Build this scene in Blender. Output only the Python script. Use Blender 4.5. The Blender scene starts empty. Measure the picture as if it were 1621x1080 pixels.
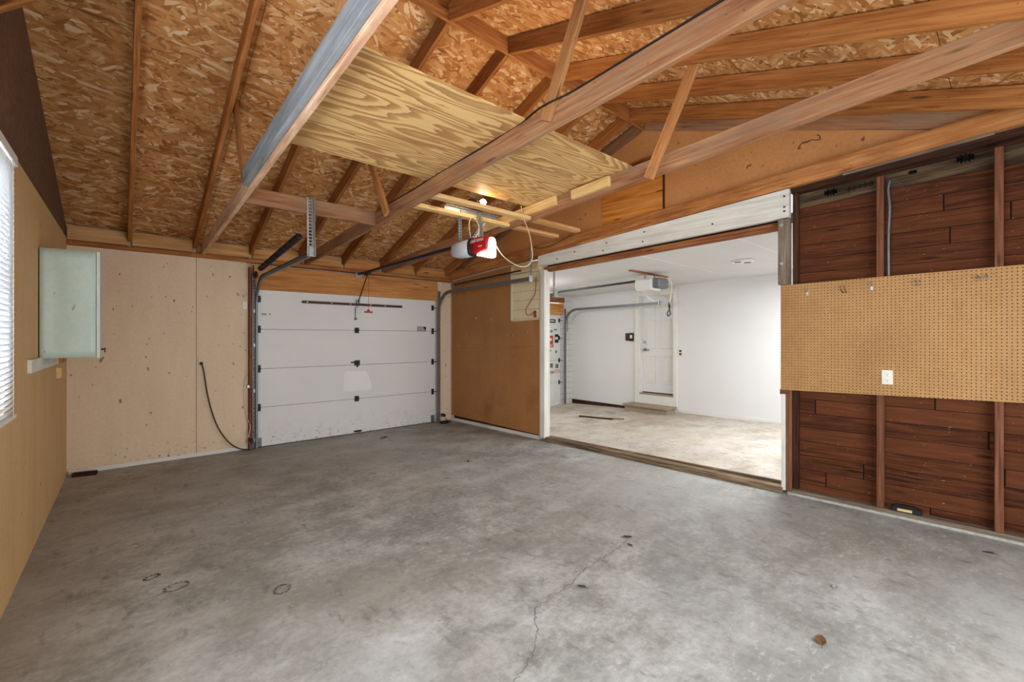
import bpy, bmesh, math, random
from mathutils import Vector, Matrix, Euler
random.seed(7)
S = bpy.context.scene
COL = S.collection
PI = math.pi

# ------------------------------------------------------------------ materials
def lin(h):
    h = h.lstrip('#')
    out = []
    for i in (0, 2, 4):
        v = int(h[i:i+2], 16) / 255
        out.append(v / 12.92 if v <= .04045 else ((v + .055) / 1.055) ** 2.4)
    return (*out, 1)

class Mat:
    def __init__(s, name, rough=.7, spec=.3, metal=0):
        s.m = bpy.data.materials.new(name); s.m.use_nodes = True
        s.t = s.m.node_tree; s.p = s.t.nodes['Principled BSDF']
        s.p.inputs['Roughness'].default_value = rough
        s.p.inputs['Specular IOR Level'].default_value = spec
        s.p.inputs['Metallic'].default_value = metal
    def put(s, sock, v):
        if isinstance(v, bpy.types.NodeSocket): s.t.links.new(v, sock)
        elif isinstance(v, str): sock.default_value = lin(v)
        else: sock.default_value = v
    def nd(s, typ, props=None, **ins):
        n = s.t.nodes.new('ShaderNode' + typ)
        for k, v in (props or {}).items(): setattr(n, k, v)
        for k, v in ins.items(): s.put(n.inputs[k.replace('_', ' ')], v)
        return n
    def math(s, op, a, b=0.0, c=0.0):
        n = s.t.nodes.new('ShaderNodeMath'); n.operation = op
        for i, v in enumerate((a, b, c)): s.put(n.inputs[i], v)
        return n.outputs[0]
    def mix(s, f, a, b, mode='MIX'):
        n = s.t.nodes.new('ShaderNodeMix'); n.data_type = 'RGBA'; n.blend_type = mode
        s.put(n.inputs[0], f); s.put(n.inputs[6], a); s.put(n.inputs[7], b)
        return n.outputs[2]
    def ramp(s, f, stops, interp='LINEAR'):
        n = s.t.nodes.new('ShaderNodeValToRGB'); r = n.color_ramp; r.interpolation = interp
        while len(r.elements) < len(stops): r.elements.new(.5)
        for e, (p, c) in zip(r.elements, stops):
            e.position = p; e.color = lin(c) if isinstance(c, str) else (c, c, c, 1)
        s.put(n.inputs[0], f); return n.outputs[0]
    def coord(s, kind='Object'):
        return s.nd('TexCoord').outputs[kind]
    def map(s, v, scale=(1, 1, 1), rot=(0, 0, 0), loc=(0, 0, 0)):
        n = s.nd('Mapping'); s.put(n.inputs['Vector'], v)
        n.inputs['Scale'].default_value = scale; n.inputs['Rotation'].default_value = rot
        s.put(n.inputs['Location'], loc) if not isinstance(loc, tuple) else setattr(n.inputs['Location'], 'default_value', loc)
        return n.outputs[0]
    def noise(s, v, scale=5, detail=4, rough=.55, dist=0, out=0):
        n = s.nd('TexNoise', Vector=v, Scale=scale, Detail=detail, Roughness=rough, Distortion=dist)
        return n.outputs[out]
    def vor(s, v, scale=5, feature='F1', rnd=1.0):
        n = s.nd('TexVoronoi', {'feature': feature}, Vector=v, Scale=scale, Randomness=rnd)
        return n
    def sep(s, v):
        n = s.nd('SeparateXYZ'); s.put(n.inputs[0], v); return n.outputs
    def base(s, c): s.put(s.p.inputs['Base Color'], c); return s
    def bump(s, h, strength=.3, dist=.01):
        n = s.nd('Bump', Strength=strength, Distance=dist, Height=h)
        s.put(s.p.inputs['Normal'], n.outputs[0])
    def rnd(s): return s.nd('ObjectInfo').outputs['Random']
    def offs(s, v):
        # per-object random shift of the pattern
        r = s.rnd()
        n = s.nd('CombineXYZ', X=s.math('MULTIPLY', r, 37.), Y=s.math('MULTIPLY', r, 11.), Z=s.math('MULTIPLY', r, 23.))
        a = s.nd('VectorMath', {'operation': 'ADD'}); s.put(a.inputs[0], v); s.put(a.inputs[1], n.outputs[0])
        return a.outputs[0]

def plain(name, c, rough=.6, spec=.3, metal=0, var=.12, scale=9):
    m = Mat(name, rough, spec, metal)
    n = m.noise(m.coord(), scale, 5, .6)
    f = m.ramp(n, [(.3, 1 - var), (.7, 1.0)])
    m.base(m.mix(1, c, f, 'MULTIPLY'))
    return m.m

def wood(name, dark, mid, light, knots=True, gs=1., stain=None, rough=.75, var=.35, bump=.15):
    m = Mat(name, rough, .2)
    v = m.offs(m.coord())
    d = m.noise(m.map(v, (.8, 3, 3)), 1.5, 3)
    g = m.noise(m.map(v, (1.2 * gs, 22 * gs, 22 * gs)), 2.2, 6, .6, .6)
    k = m.math('ADD', m.math('MULTIPLY', g, .75), m.math('MULTIPLY', d, .35))
    c = m.ramp(k, [(.38, dark), (.53, mid), (.72, light)])
    if knots:
        vo = m.vor(m.map(v, (1.6, 9, 9)), 1.0)
        kn = m.ramp(vo.outputs['Distance'], [(.05, 1.0), (.13, 0.0)])
        c = m.mix(m.math('MULTIPLY', kn, .75), c, '#3a1d0c')
        nl = m.noise(m.map(v, (30, 30, 30)), 1.4, 2)
        nk = m.ramp(nl, [(.725, 0.0), (.76, 1.0)])
        c = m.mix(m.math('MULTIPLY', nk, .7), c, '#241208')
    if stain:
        st = m.ramp(m.noise(m.map(v, (1.2, 4, 4)), 1.7, 5, .65), [(.48, 0.0), (.68, 1.0)])
        c = m.mix(m.math('MULTIPLY', st, .7), c, stain)
    r = m.math('MULTIPLY_ADD', m.rnd(), var, 1 - var * .6)
    cc = m.nd('CombineXYZ', X=r, Y=r, Z=r).outputs[0]
    m.base(m.mix(1, c, cc, 'MULTIPLY'))
    m.bump(g, bump, .004)
    return m.m

W_RAFTER = wood('rafter_wood', '#774720', '#965e2f', '#b37a45')
W_TIE = wood('tie_wood', '#714830', '#936647', '#ae8660', stain='#85705c', gs=.8)
W_TIELIT = wood('pale_tie_wood', '#a97a5a', '#cfa888', '#e0c2a4', stain='#a5785c', gs=.8, var=.05)  # lighter tie wood; light on the underside is put into the colour
W_BLOCK = wood('eave_block_wood', '#a06c38', '#be8d58', '#d2a87a', gs=.7, var=.15)
W_GRAINLIT = wood('grained_panel_wood', '#a8621f', '#c97f35', '#dc9a50', gs=.6, var=.05)  # bulb light on the gable panel mixed into this brighter orange
W_CHORD = wood('gable_chord_wood', '#875027', '#a96e3a', '#c28b58', stain='#80492a', gs=.7, var=.1)
W_PALE = wood('pale_stud_wood', '#c69a5c', '#d9b478', '#e6c894', gs=.8, var=.15)
W_ORANGE = wood('orange_wood', '#976130', '#b67c45', '#ca9560', gs=.6, var=.12)
W_RED = wood('reddish_stud_wood', '#54301f', '#774a33', '#93664c', gs=.8, stain='#5f3b2a')
W_WEB = wood('web_wood', '#84512c', '#a87445', '#bd8a5b', gs=.9)
W_GREYPAINT = wood('grey_painted_wood', '#5d6164', '#84888b', '#9b9fa3', knots=True, stain='#66696c', gs=.5, var=.05)
W_WHITEPAINT = wood('white_painted_wood', '#bcbab0', '#d4d2ca', '#e0dfd9', knots=False, stain='#c3bfb2', gs=.6, var=.06)
W_WEATHER = wood('weathered_wood', '#4d4136', '#76685a', '#958779', gs=.9, stain='#5c4a38', var=.1)
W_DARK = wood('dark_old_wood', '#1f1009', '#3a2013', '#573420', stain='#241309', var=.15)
W_STAMPED = wood('stained_board_wood', '#120c08', '#4b3a28', '#7f6b50', stain='#0f0a07', gs=.5, var=.05)
W_BROWNHEAD = wood('brown_header_wood', '#552c16', '#84502d', '#a87244', gs=.7, var=.1)
W_SILL = wood('worn_sill_wood', '#392c23', '#67543f', '#a08a6e', stain='#483a2e', gs=.9, var=.1)

def osb():
    m = Mat('oriented_strand_board', .8, .2)
    v = m.coord()
    warp = m.noise(v, 7, 2, out=1)
    vv = m.nd('VectorMath', {'operation': 'MULTIPLY_ADD'})
    m.put(vv.inputs[0], warp); vv.inputs[1].default_value = (.035, .035, .035); m.put(vv.inputs[2], v)
    vv = vv.outputs[0]
    col = None
    lays = [((9, 27, 1), .12, .0), ((9.5, 32, 1), -.35, .5), ((8.5, 30, 1), .5, .55), ((10, 25, 1), -.05, .6), ((12, 36, 1), 1.1, .8), ((11, 38, 1), -.7, .78), ((8, 40, 1), .2, .8)]
    stops = [(.0, '#7f4820'), (.18, '#a86a37'), (.45, '#c0854e'), (.7, '#cf9a63'), (.88, '#dfb584'), (1., '#f4dab6')]
    for i, (sc, rot, thr) in enumerate(lays):
        mp = m.map(vv, (1, 1, 0), (0, 0, rot), (i * 3.7, i * 1.9, 0))
        mp = m.map(mp, sc)
        vo = m.vor(mp, 1.0)
        rgb = m.nd('SeparateColor'); m.put(rgb.inputs[0], vo.outputs['Color'])
        c = m.ramp(rgb.outputs[0], stops)
        # a faint grain along the strand
        g = m.noise(m.map(mp, (1, 9, 1)), 1.3, 2)
        c = m.mix(.28, c, m.ramp(g, [(.3, '#7e4e20'), (.7, '#d2a668')]))
        if col is None: col = c
        else: col = m.mix(m.math('GREATER_THAN', rgb.outputs[1], thr), col, c)
    big = m.noise(m.map(v, (1, 1, 0)), 1.1, 3)
    col = m.mix(m.ramp(big, [(.35, 0.0), (.7, .25)]), col, '#8f5630')
    # panel joints every 1.22 m up the slope, 2.44 m along the eave
    s = m.sep(v)
    def line(c, per, off, w):
        f = m.math('FRACT', m.math('DIVIDE', m.math('ADD', c, off), per))
        return m.math('LESS_THAN', f, w / per)
    jl = m.math('MAXIMUM', line(s[1], 1.22, .55, .004), line(s[0], 2.44, 1.1, .003))
    col = m.mix(jl, col, '#2c1707')
    nl = m.ramp(m.noise(v, 24, 1), [(.76, 0.0), (.8, 1.0)])
    col = m.mix(m.math('MULTIPLY', nl, .8), col, '#2a1608')
    m.base(col)
    m.bump(m.noise(vv, 40, 3), .15, .004)
    return m.m
OSB = osb()

def plyface():
    m = Mat('pine_plywood_face', .6, .3)
    v = m.coord()
    n = m.noise(m.map(v, (.42, 2.5, 1)), 1.35, 2.2, .45, .3)
    n2 = m.noise(m.map(v, (2.5, 14, 1)), 2.0, 3)
    k = m.math('ADD', n, m.math('MULTIPLY', n2, .03))
    f = m.math('FRACT', m.math('MULTIPLY', k, 21.))
    c = m.ramp(f, [(.0, '#8c5a2a'), (.07, '#d8b478'), (.45, '#d4ac6e'), (.60, '#b27f46'), (.95, '#92602e'), (1., '#8c5a2a')])
    fine = m.noise(m.map(v, (3, 130, 1)), 2, 3)
    c = m.mix(.22, c, m.ramp(fine, [(.3, '#a97c42'), (.7, '#e8cf9c')]))
    wash = m.ramp(m.noise(v, 1.6, 2), [(.4, 0.0), (.75, .2)])
    c = m.mix(wash, c, '#d4b57c')
    m.base(c); return m.m
PLY = plyface()

def concrete(name, c0, c1, c2, c3, tint, cool, streak=1.0):
    m = Mat(name, .72, .3)
    v = m.coord()
    big = m.noise(v, .55, 4, .6, .1)
    mid = m.noise(m.map(v, (1, 1.25, 1), loc=(4, 2, 0)), 2.3, 10, .74, .12)
    fine = m.noise(v, 26, 6, .7)
    k = m.math('ADD', m.math('MULTIPLY', mid, .72), m.math('MULTIPLY', big, .28))
    k = m.math('ADD', k, m.math('MULTIPLY_ADD', fine, .30, -.15))
    c = m.ramp(k, [(.34, c0), (.46, c1), (.54, c2), (.67, c3)])
    br = m.ramp(m.noise(m.map(v, (.5, .8, 1), loc=(11, 5, 0)), .9, 5, .6), [(.46, 0.0), (.66, 1.0)])
    c = m.mix(m.math('MULTIPLY', br, .55), c, tint)
    bl = m.ramp(m.noise(m.map(v, (.6, .5, 1), loc=(1, 8, 0)), .8, 3), [(.45, 0.0), (.65, 1.0)])
    c = m.mix(m.math('MULTIPLY', bl, .45), c, cool)
    # worn white scuffs and scraped paint
    sc = m.noise(m.map(v, (3.2, 7, 1), (0, 0, .5)), 3.2, 10, .78)
    gate = m.ramp(m.noise(m.map(v, (.8, .8, 1), loc=(7, 1, 0)), 1.0, 3), [(.47, 0.0), (.62, 1.0)])
    # oval of the slab where the pale scuffs run thicker
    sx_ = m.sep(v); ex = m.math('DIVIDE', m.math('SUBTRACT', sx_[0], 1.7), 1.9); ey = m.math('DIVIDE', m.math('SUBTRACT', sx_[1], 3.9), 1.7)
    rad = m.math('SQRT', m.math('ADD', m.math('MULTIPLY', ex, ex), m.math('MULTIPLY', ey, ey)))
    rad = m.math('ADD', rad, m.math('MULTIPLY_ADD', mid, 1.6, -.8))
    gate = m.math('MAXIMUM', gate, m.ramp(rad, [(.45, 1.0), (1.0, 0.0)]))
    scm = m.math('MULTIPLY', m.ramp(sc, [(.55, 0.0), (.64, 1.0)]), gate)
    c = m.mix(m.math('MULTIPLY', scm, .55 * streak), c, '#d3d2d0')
    dk = m.noise(m.map(v, (5, 2.2, 1), (0, 0, .3)), 2.0, 7, .7)
    c = m.mix(m.math('MULTIPLY', m.ramp(dk, [(.57, 0.0), (.68, 1.0)]), .5), c, '#5d564f')
    sp = m.ramp(m.noise(v, 55, 2), [(.72, 0.0), (.75, 1.0)])
    c = m.mix(m.math('MULTIPLY', sp, .55), c, '#d6d4d0')
    sp2 = m.ramp(m.noise(m.map(v, loc=(9, 3, 0)), 34, 2), [(.745, 0.0), (.77, 1.0)])
    c = m.mix(m.math('MULTIPLY', sp2, .7), c, '#45403a')
    m.base(c)
    m.put(m.p.inputs['Roughness'], m.ramp(mid, [(.3, .55), (.7, .85)]))
    m.bump(m.math('ADD', fine, mid), .12, .006)
    return m.m
FLOOR = concrete('worn_concrete', '#787974', '#93948f', '#a9aaa6', '#c3c5c4', '#8b8579', '#a8acae')
FLOOR2 = concrete('tan_concrete', '#857c70', '#aaa195', '#beb7ac', '#d0cac1', '#b09d82', '#b9b5ae')

def painted(name, c, stain, dots, rough=.65, vert=True, amt=.35, mould=None, fine=.06):
    m = Mat(name, rough, .3)
    v = m.coord()
    n = m.noise(m.map(v, (2, 2, .5) if vert else (1, 1, 1)), 2.0, 6, .62)
    c = m.mix(m.math('MULTIPLY', m.ramp(n, [(.42, 0.0), (.7, 1.0)]), amt), c, stain)
    f = m.noise(v, 30, 3)
    c = m.mix(fine, c, m.ramp(f, [(.3, '#6b5b48'), (.7, '#fff6e8')]))
    if dots:
        d = m.ramp(m.noise(m.map(v, (1, 1, .6)), 21, 1.5), [(.71, 0.0), (.745, 1.0)])
        c = m.mix(m.math('MULTIPLY', d, .75), c, dots)
    if mould:
        z = m.sep(v)[2]
        lowm = m.ramp(z, [(.05, 1.0), (.30, 0.0)])
        sp = m.ramp(m.noise(v, 26, 4, .7), [(.60, 0.0), (.66, 1.0)])
        c = m.mix(m.math('MULTIPLY', m.math('MULTIPLY', sp, lowm), .85), c, mould)
    m.base(c)
    return m.m
CREAM = painted('cream_painted_panel', '#dfc9ac', '#cbb092', '#6b5238', mould='#3a2c1c')
OCHRE = painted('ochre_painted_panel', '#cba874', '#b98f57', '#5e4220', amt=.5)
TAN = painted('tan_gable_panel', '#c4864a', '#b0743c', '#4a2c10', vert=False, amt=.5)
GBROWN = painted('brown_gable_board', '#5d3c24', '#452a18', None, amt=.6)
WHITEWALL = painted('white_wall_paint', '#d8d9d9', '#cfcfcd', None, vert=False, amt=.25, fine=.015)
WHITECEIL = painted('white_ceiling_paint', '#d6d6d6', '#c8c8c7', None, vert=False, amt=.35, fine=.02)
WHITETRIM = plain('white_trim_paint', '#dcdbd6', .45, .4, var=.06)
CREAMPAINT = painted('old_cream_paint', '#d8ccae', '#c3b28c', '#6b5738', vert=True, amt=.4)

def door_white():
    m = Mat('white_door_paint', .4, .4)
    v = m.coord(); s = m.sep(v)
    c = m.mix(m.ramp(m.noise(v, 1.4, 4), [(.4, 0.0), (.7, .35)]), '#d9d9d7', '#cbcccb')
    low = m.ramp(s[2], [(.02, 1.0), (.42, 0.0)])
    sp = m.math('GREATER_THAN', m.noise(v, 36, 2), m.math('MULTIPLY_ADD', low, -.13, .80))
    c = m.mix(m.math('MULTIPLY', m.math('MULTIPLY', sp, .9), m.math('GREATER_THAN', low, .02)), c, '#3b3833')
    g = m.ramp(m.noise(v, 9, 6, .7), [(.5, 0.0), (.7, 1.0)])
    c = m.mix(m.math('MULTIPLY', m.math('MULTIPLY', g, low), .35), c, '#8f8a80')
    m.base(c)
    m.bump(m.noise(m.map(v, (6, 40, 40)), 1, 3), .06, .003)
    return m.m
DOORW = door_white()

def pegboard(name, c1, c2, c3):
    m = Mat(name, .55, .35)
    v = m.coord(); s = m.sep(v); P = .0254
    def cell(a): return m.math('ABSOLUTE', m.math('SUBTRACT', m.math('FRACT', m.math('DIVIDE', a, P)), .5))
    a, b = cell(s[0]), cell(s[2])
    d = m.math('SQRT', m.math('ADD', m.math('MULTIPLY', a, a), m.math('MULTIPLY', b, b)))
    hole = m.math('LESS_THAN', d, .165)
    n = m.noise(m.map(v, (1, 1, .6)), 1.6, 5, .6)
    c = m.ramp(n, [(.35, c1), (.55, c2), (.72, c3)])
    fib = m.noise(v, 90, 2)
    c = m.mix(.12, c, m.ramp(fib, [(.3, '#6b431c'), (.7, '#e2bd86')]))
    c = m.mix(hole, c, '#2a1608')
    m.base(c); return m.m
PEG = pegboard('brown_pegboard', '#9c6f3b', '#ac804a', '#996736')
PEGRED = pegboard('reddish_pegboard', '#9c6636', '#a9733f', '#935a2e')

def siding():
    m = Mat('red_brown_plank_siding', .8, .15)
    v = m.coord(); s = m.sep(v); H = .131
    row = m.math('FLOOR', m.math('DIVIDE', m.math('ADD', s[2], .022), H))
    fr = m.math('FRACT', m.math('DIVIDE', m.math('ADD', s[2], .022), H))
    # butt joints: each row is cut at its own place
    wr = m.nd('TexWhiteNoise', {'noise_dimensions': '1D'}, W=row).outputs[0]
    q = m.math('DIVIDE', m.math('ADD', s[0], m.math('MULTIPLY', wr, 9.)), 2.3)
    seg = m.math('FLOOR', q); fq = m.math('FRACT', q)
    cv = m.nd('CombineXYZ', X=row, Y=seg, Z=3.3).outputs[0]
    rn = m.nd('TexWhiteNoise', {'noise_dimensions': '3D'}, Vector=cv).outputs[0]
    av = m.nd('VectorMath', {'operation': 'ADD'}); m.put(av.inputs[0], v)
    sh = m.nd('CombineXYZ', X=m.math('MULTIPLY', rn, 31.), Y=0.0, Z=m.math('MULTIPLY', rn, 17.)).outputs[0]
    m.put(av.inputs[1], sh)
    g = m.noise(m.map(av.outputs[0], (1.4, 20, 20)), 1.8, 6, .62, .8)
    c = m.ramp(g, [(.33, '#2c150b'), (.5, '#4b2714'), (.72, '#693b22')])
    c = m.mix(m.math('MULTIPLY', rn, .5), c, '#6e3f24')
    vo = m.vor(m.map(av.outputs[0], (1.5, 1, 8)), 1.0)
    c = m.mix(m.math('MULTIPLY', m.ramp(vo.outputs['Distance'], [(.04, 1.0), (.12, 0.0)]), .8), c, '#1c0b05')
    fl = m.ramp(m.noise(m.map(v, (14, 1, 40)), 2.0, 2), [(.7, 0.0), (.74, 1.0)])
    c = m.mix(m.math('MULTIPLY', fl, .5), c, '#b08a70')
    gap = m.math('MAXIMUM', m.math('LESS_THAN', fr, .035), m.math('LESS_THAN', fq, .004))
    c = m.mix(gap, c, '#120704')
    m.base(c)
    hgt = m.math('SUBTRACT', g, m.math('MULTIPLY', gap, 2.0))
    m.bump(hgt, .3, .006)
    return m.m
SIDING = siding()

def shiplap(name, c, per, axis=2, seamc='#8e8f8d'):
    m = Mat(name, .55, .3)
    v = m.coord(); s = m.sep(v)
    f = m.math('FRACT', m.math('DIVIDE', s[axis], per))
    gap = m.math('LESS_THAN', f, .05)
    n = m.ramp(m.noise(v, 5, 5), [(.35, .9), (.7, 1.0)])
    m.base(m.mix(gap, m.mix(1, c, n, 'MULTIPLY'), seamc)); return m.m
SHIPWHITE = shiplap('white_shiplap', '#d5d5d2', .13)
SHIPCREAM = shiplap('cream_shiplap', '#dccfa8', .135, seamc='#9b8c63')

STEEL = plain('galvanised_steel', '#a9adb0', .38, .5, .75, .25, 22)
STEELDULL = plain('dull_steel', '#7e8184', .5, .5, .6, .3, 22)
DARKSTEEL = plain('dark_steel', '#2b2c2e', .5, .4, .3, .3)
BLACK = plain('black_plastic', '#15161a', .5, .4, 0, .2)
REDMETAL = plain('red_brown_metal', '#4a2420', .5, .4, .2, .2)
OPSILVER = plain('silver_grey_plastic', '#b9bcc2', .35, .5, .1, .06)
OPRED = plain('red_plastic', '#a8121a', .35, .5, 0, .08)
MINT = painted('pale_mint_enamel', '#bfd4cb', '#aec7bd', '#8d8672', vert=True, amt=.5, rough=.35)
MINT2 = plain('pale_mint_edge', '#cfdcd4', .4, .4, 0, .08)
PLATE = plain('ivory_plastic', '#dcd8c8', .4, .4, 0, .05)
PLATEW = plain('white_plastic', '#e2e2de', .4, .4, 0, .05)
CABLEBLK = plain('black_cable', '#191613', .6, .3)
CABLEWHT = plain('cream_cable', '#d8ccab', .6, .3)
CABLERED = plain('red_cable', '#93382a', .6, .3)
CABLEBRN = plain('brown_cord', '#4b3a2b', .6, .3)
TAUPE = plain('taupe_step_paint', '#9a8b78', .6, .3, 0, .12)
LEAF = plain('dry_leaf', '#7d5a3e', .8, .1, 0, .35, 40)
TWIG = plain('dark_twig', '#5a4735', .8, .1, 0, .3, 40)
CONCLITE = plain('pale_chalky_concrete', '#b9b7b0', .9, .1, 0, .35, 28)
CRACK = plain('crack_filler', '#8f8b84', .9, .1, 0, .4, 60)
DARKLINE = plain('dark_seam', '#77746d', .9, .1, 0, .3, 60)
REDPULL = plain('red_pull_handle', '#b3241f', .4, .4)
STAMP = plain('black_stamp_ink', '#0c0a09', .8, .1)
PALELABEL = plain('pale_yellow_label', '#cdbf8d', .5, .3)
STICKW = plain('white_sticker', '#e0dfdc', .4, .3)
STICKK = plain('black_sticker', '#1d1c20', .4, .3)
STICKR = plain('red_sticker', '#c4473c', .4, .3)
STICKP = plain('pink_sticker', '#dd9a92', .4, .3)
STICKB = plain('blue_sticker', '#42507e', .4, .3)
STICKG = plain('green_sticker', '#6d7358', .4, .3)
PALEPATCH = plain('fresh_white_patch', '#e4e4e2', .35, .4, 0, .03)

def emis(name, c, strength):
    m = bpy.data.materials.new(name); m.use_nodes = True
    t = m.node_tree; t.nodes.clear()
    e = t.nodes.new('ShaderNodeEmission'); o = t.nodes.new('ShaderNodeOutputMaterial')
    e.inputs[0].default_value = lin(c); e.inputs[1].default_value = strength
    t.links.new(e.outputs[0], o.inputs[0]); return m
BULB = emis('lit_bulb_glass', '#ffe0b0', 65)
LENS = emis('lit_opener_lens', '#fff0d8', 14)

def blindmat():
    m = bpy.data.materials.new('white_blind_vinyl'); m.use_nodes = True
    t = m.node_tree; t.nodes.clear()
    d = t.nodes.new('ShaderNodeBsdfDiffuse'); tr = t.nodes.new('ShaderNodeBsdfTranslucent')
    mx = t.nodes.new('ShaderNodeMixShader'); o = t.nodes.new('ShaderNodeOutputMaterial')
    d.inputs[0].default_value = (.80, .81, .82, 1); tr.inputs[0].default_value = (.85, .87, .9, 1)
    mx.inputs[0].default_value = .22
    t.links.new(d.outputs[0], mx.inputs[1]); t.links.new(tr.outputs[0], mx.inputs[2]); t.links.new(mx.outputs[0], o.inputs[0])
    return m
BLIND = blindmat()
def glassmat():
    m = Mat('window_glass', .02, .5); m.p.inputs['Transmission Weight'].default_value = 1.0
    m.p.inputs['Base Color'].default_value = (1, 1, 1, 1); m.p.inputs['IOR'].default_value = 1.02
    return m.m
GLASS = glassmat()

# ------------------------------------------------------------------ geometry helpers
def link(name, bm, mat, parent=None, matrix=None, smooth=False):
    me = bpy.data.meshes.new(name); bm.to_mesh(me); bm.free()
    if smooth:
        for p in me.polygons: p.use_smooth = True
    o = bpy.data.objects.new(name, me); COL.objects.link(o)
    for m_ in (mat if isinstance(mat, (list, tuple)) else [mat]): me.materials.append(m_)
    if matrix is not None: o.matrix_world = matrix
    if parent is not None:
        o.parent = parent
        o.matrix_parent_inverse = parent.matrix_world.inverted()
    return o
def tag(o, label, cat, group=None):
    o['label'] = label; o['category'] = cat
    if group: o['group'] = group
    return o
def struct(o, label=None):
    o['kind'] = 'structure'
    if label: o['label'] = label
    return o
def thing(name, label, cat, loc=(0, 0, 0), group=None, rotz=0):
    o = bpy.data.objects.new(name, None); COL.objects.link(o)
    o.empty_display_size = .1
    o.matrix_world = Matrix.Translation(loc) @ Matrix.Rotation(rotz, 4, 'Z')
    return tag(o, label, cat, group)
def abox(bm, x0, x1, y0, y1, z0, z1, mi=0, bev=0.):
    r = bmesh.ops.create_cube(bm, size=1)
    vs = r['verts']
    for v in vs:
        v.co = Vector(((x0 + x1) / 2 + v.co.x * (x1 - x0), (y0 + y1) / 2 + v.co.y * (y1 - y0), (z0 + z1) / 2 + v.co.z * (z1 - z0)))
    fs = list({f for v in vs for f in v.link_faces})
    for f in fs: f.material_index = mi
    if bev > 0:
        es = list({e for v in vs for e in v.link_edges})
        bmesh.ops.bevel(bm, geom=es, offset=bev, segments=1, affect='EDGES', profile=.5)
    return vs
def box(name, x0, x1, y0, y1, z0, z1, mat, parent=None, matrix=None, bev=.0015):
    bm = bmesh.new(); abox(bm, min(x0, x1), max(x0, x1), min(y0, y1), max(y0, y1), min(z0, z1), max(z0, z1), 0, bev)
    return link(name, bm, mat, parent, matrix)
def frame(p0, p1, side):
    x = (Vector(p1) - Vector(p0)).normalized(); s = Vector(side)
    y = (s - x * s.dot(x)).normalized(); z = x.cross(y)
    m = Matrix((x, y, z)).transposed().to_4x4(); m.translation = Vector(p0); return m
def board(name, p0, p1, w, h, mat, side=(1, 0, 0), parent=None, bev=.003, cut=None):
    """timber from p0 to p1 (centre line); w along 'side', h across; grain runs along its length"""
    M = frame(p0, p1, side); L = (Vector(p1) - Vector(p0)).length
    bm = bmesh.new(); vs = abox(bm, 0, L, -w / 2, w / 2, -h / 2, h / 2)
    if cut:  # (shift at start per unit z, shift at end)
        for v in vs:
            if v.co.x < L / 2: v.co.x += cut[0] * v.co.z
            else: v.co.x += cut[1] * v.co.z
    if bev: bmesh.ops.bevel(bm, geom=list(bm.edges), offset=bev, segments=1, affect='EDGES')
    return link(name, bm, mat, parent, M)
def prism(name, poly, t0, t1, mat, parent=None, matrix=None):
    """poly in (x,z), extruded along y from t0 to t1"""
    bm = bmesh.new()
    a = [bm.verts.new((p[0], t0, p[1])) for p in poly]; b = [bm.verts.new((p[0], t1, p[1])) for p in poly]
    bm.faces.new(a); bm.faces.new(b[::-1])
    for i in range(len(poly)):
        j = (i + 1) % len(poly); bm.faces.new((a[j], a[i], b[i], b[j]))
    bmesh.ops.recalc_face_normals(bm, faces=bm.faces)
    return link(name, bm, mat, parent, matrix)
def atube(bm, pts, r, seg=8, mi=0):
    pts = [Vector(p) for p in pts]; rings = []
    prev = None
    for i, p in enumerate(pts):
        t = (pts[min(i + 1, len(pts) - 1)] - pts[max(i - 1, 0)]).normalized()
        if prev is None:
            up = Vector((0, 0, 1)) if abs(t.z) < .9 else Vector((1, 0, 0))
        else: up = prev
        n = (up - t * up.dot(t)).normalized(); prev = n; b = t.cross(n)
        rr = r[i] if isinstance(r, (list, tuple)) else r
        rings.append([bm.verts.new(p + (n * math.cos(k * 2 * PI / seg) + b * math.sin(k * 2 * PI / seg)) * rr) for k in range(seg)])
    for i in range(len(rings) - 1):
        for k in range(seg):
            f = bm.faces.new((rings[i][k], rings[i][(k + 1) % seg], rings[i + 1][(k + 1) % seg], rings[i + 1][k])); f.material_index = mi; f.smooth = True
    for rg, fl in ((rings[0], True), (rings[-1], False)):
        f = bm.faces.new(rg[::-1] if fl else rg); f.material_index = mi
def tube(name, pts, r, mat, parent=None, seg=8):
    bm = bmesh.new(); atube(bm, pts, r, seg); bmesh.ops.recalc_face_normals(bm, faces=bm.faces)
    return link(name, bm, mat, parent)
def smoothpath(pts, n=6):
    P = [Vector(p) for p in pts]; out = []
    for i in range(len(P) - 1):
        a, b, c, d = P[max(i - 1, 0)], P[i], P[i + 1], P[min(i + 2, len(P) - 1)]
        for k in range(n):
            t = k / n
            out.append(.5 * (2 * b + (c - a) * t + (2 * a - 5 * b + 4 * c - d) * t * t + (-a + 3 * b - 3 * c + d) * t ** 3))
    out.append(P[-1]); return out
def acyl(bm, c, axis, r, h, seg=16, r2=None, mi=0):
    c = Vector(c); a = Vector(axis).normalized()
    atube(bm, [c - a * h / 2, c + a * h / 2], [r, r if r2 is None else r2], seg, mi)
def loft(name, sections, mat, parent=None, smooth=True):
    """sections: list of rings (equal count) of points"""
    bm = bmesh.new(); R = [[bm.verts.new(p) for p in s] for s in sections]; n = len(R[0])
    for i in range(len(R) - 1):
        for k in range(n): bm.faces.new((R[i][k], R[i][(k + 1) % n], R[i + 1][(k + 1) % n], R[i + 1][k]))
    bm.faces.new(R[0][::-1]); bm.faces.new(R[-1])
    bmesh.ops.recalc_face_normals(bm, faces=bm.faces)
    o = link(name, bm, mat, parent, smooth=smooth)
    return o
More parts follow.
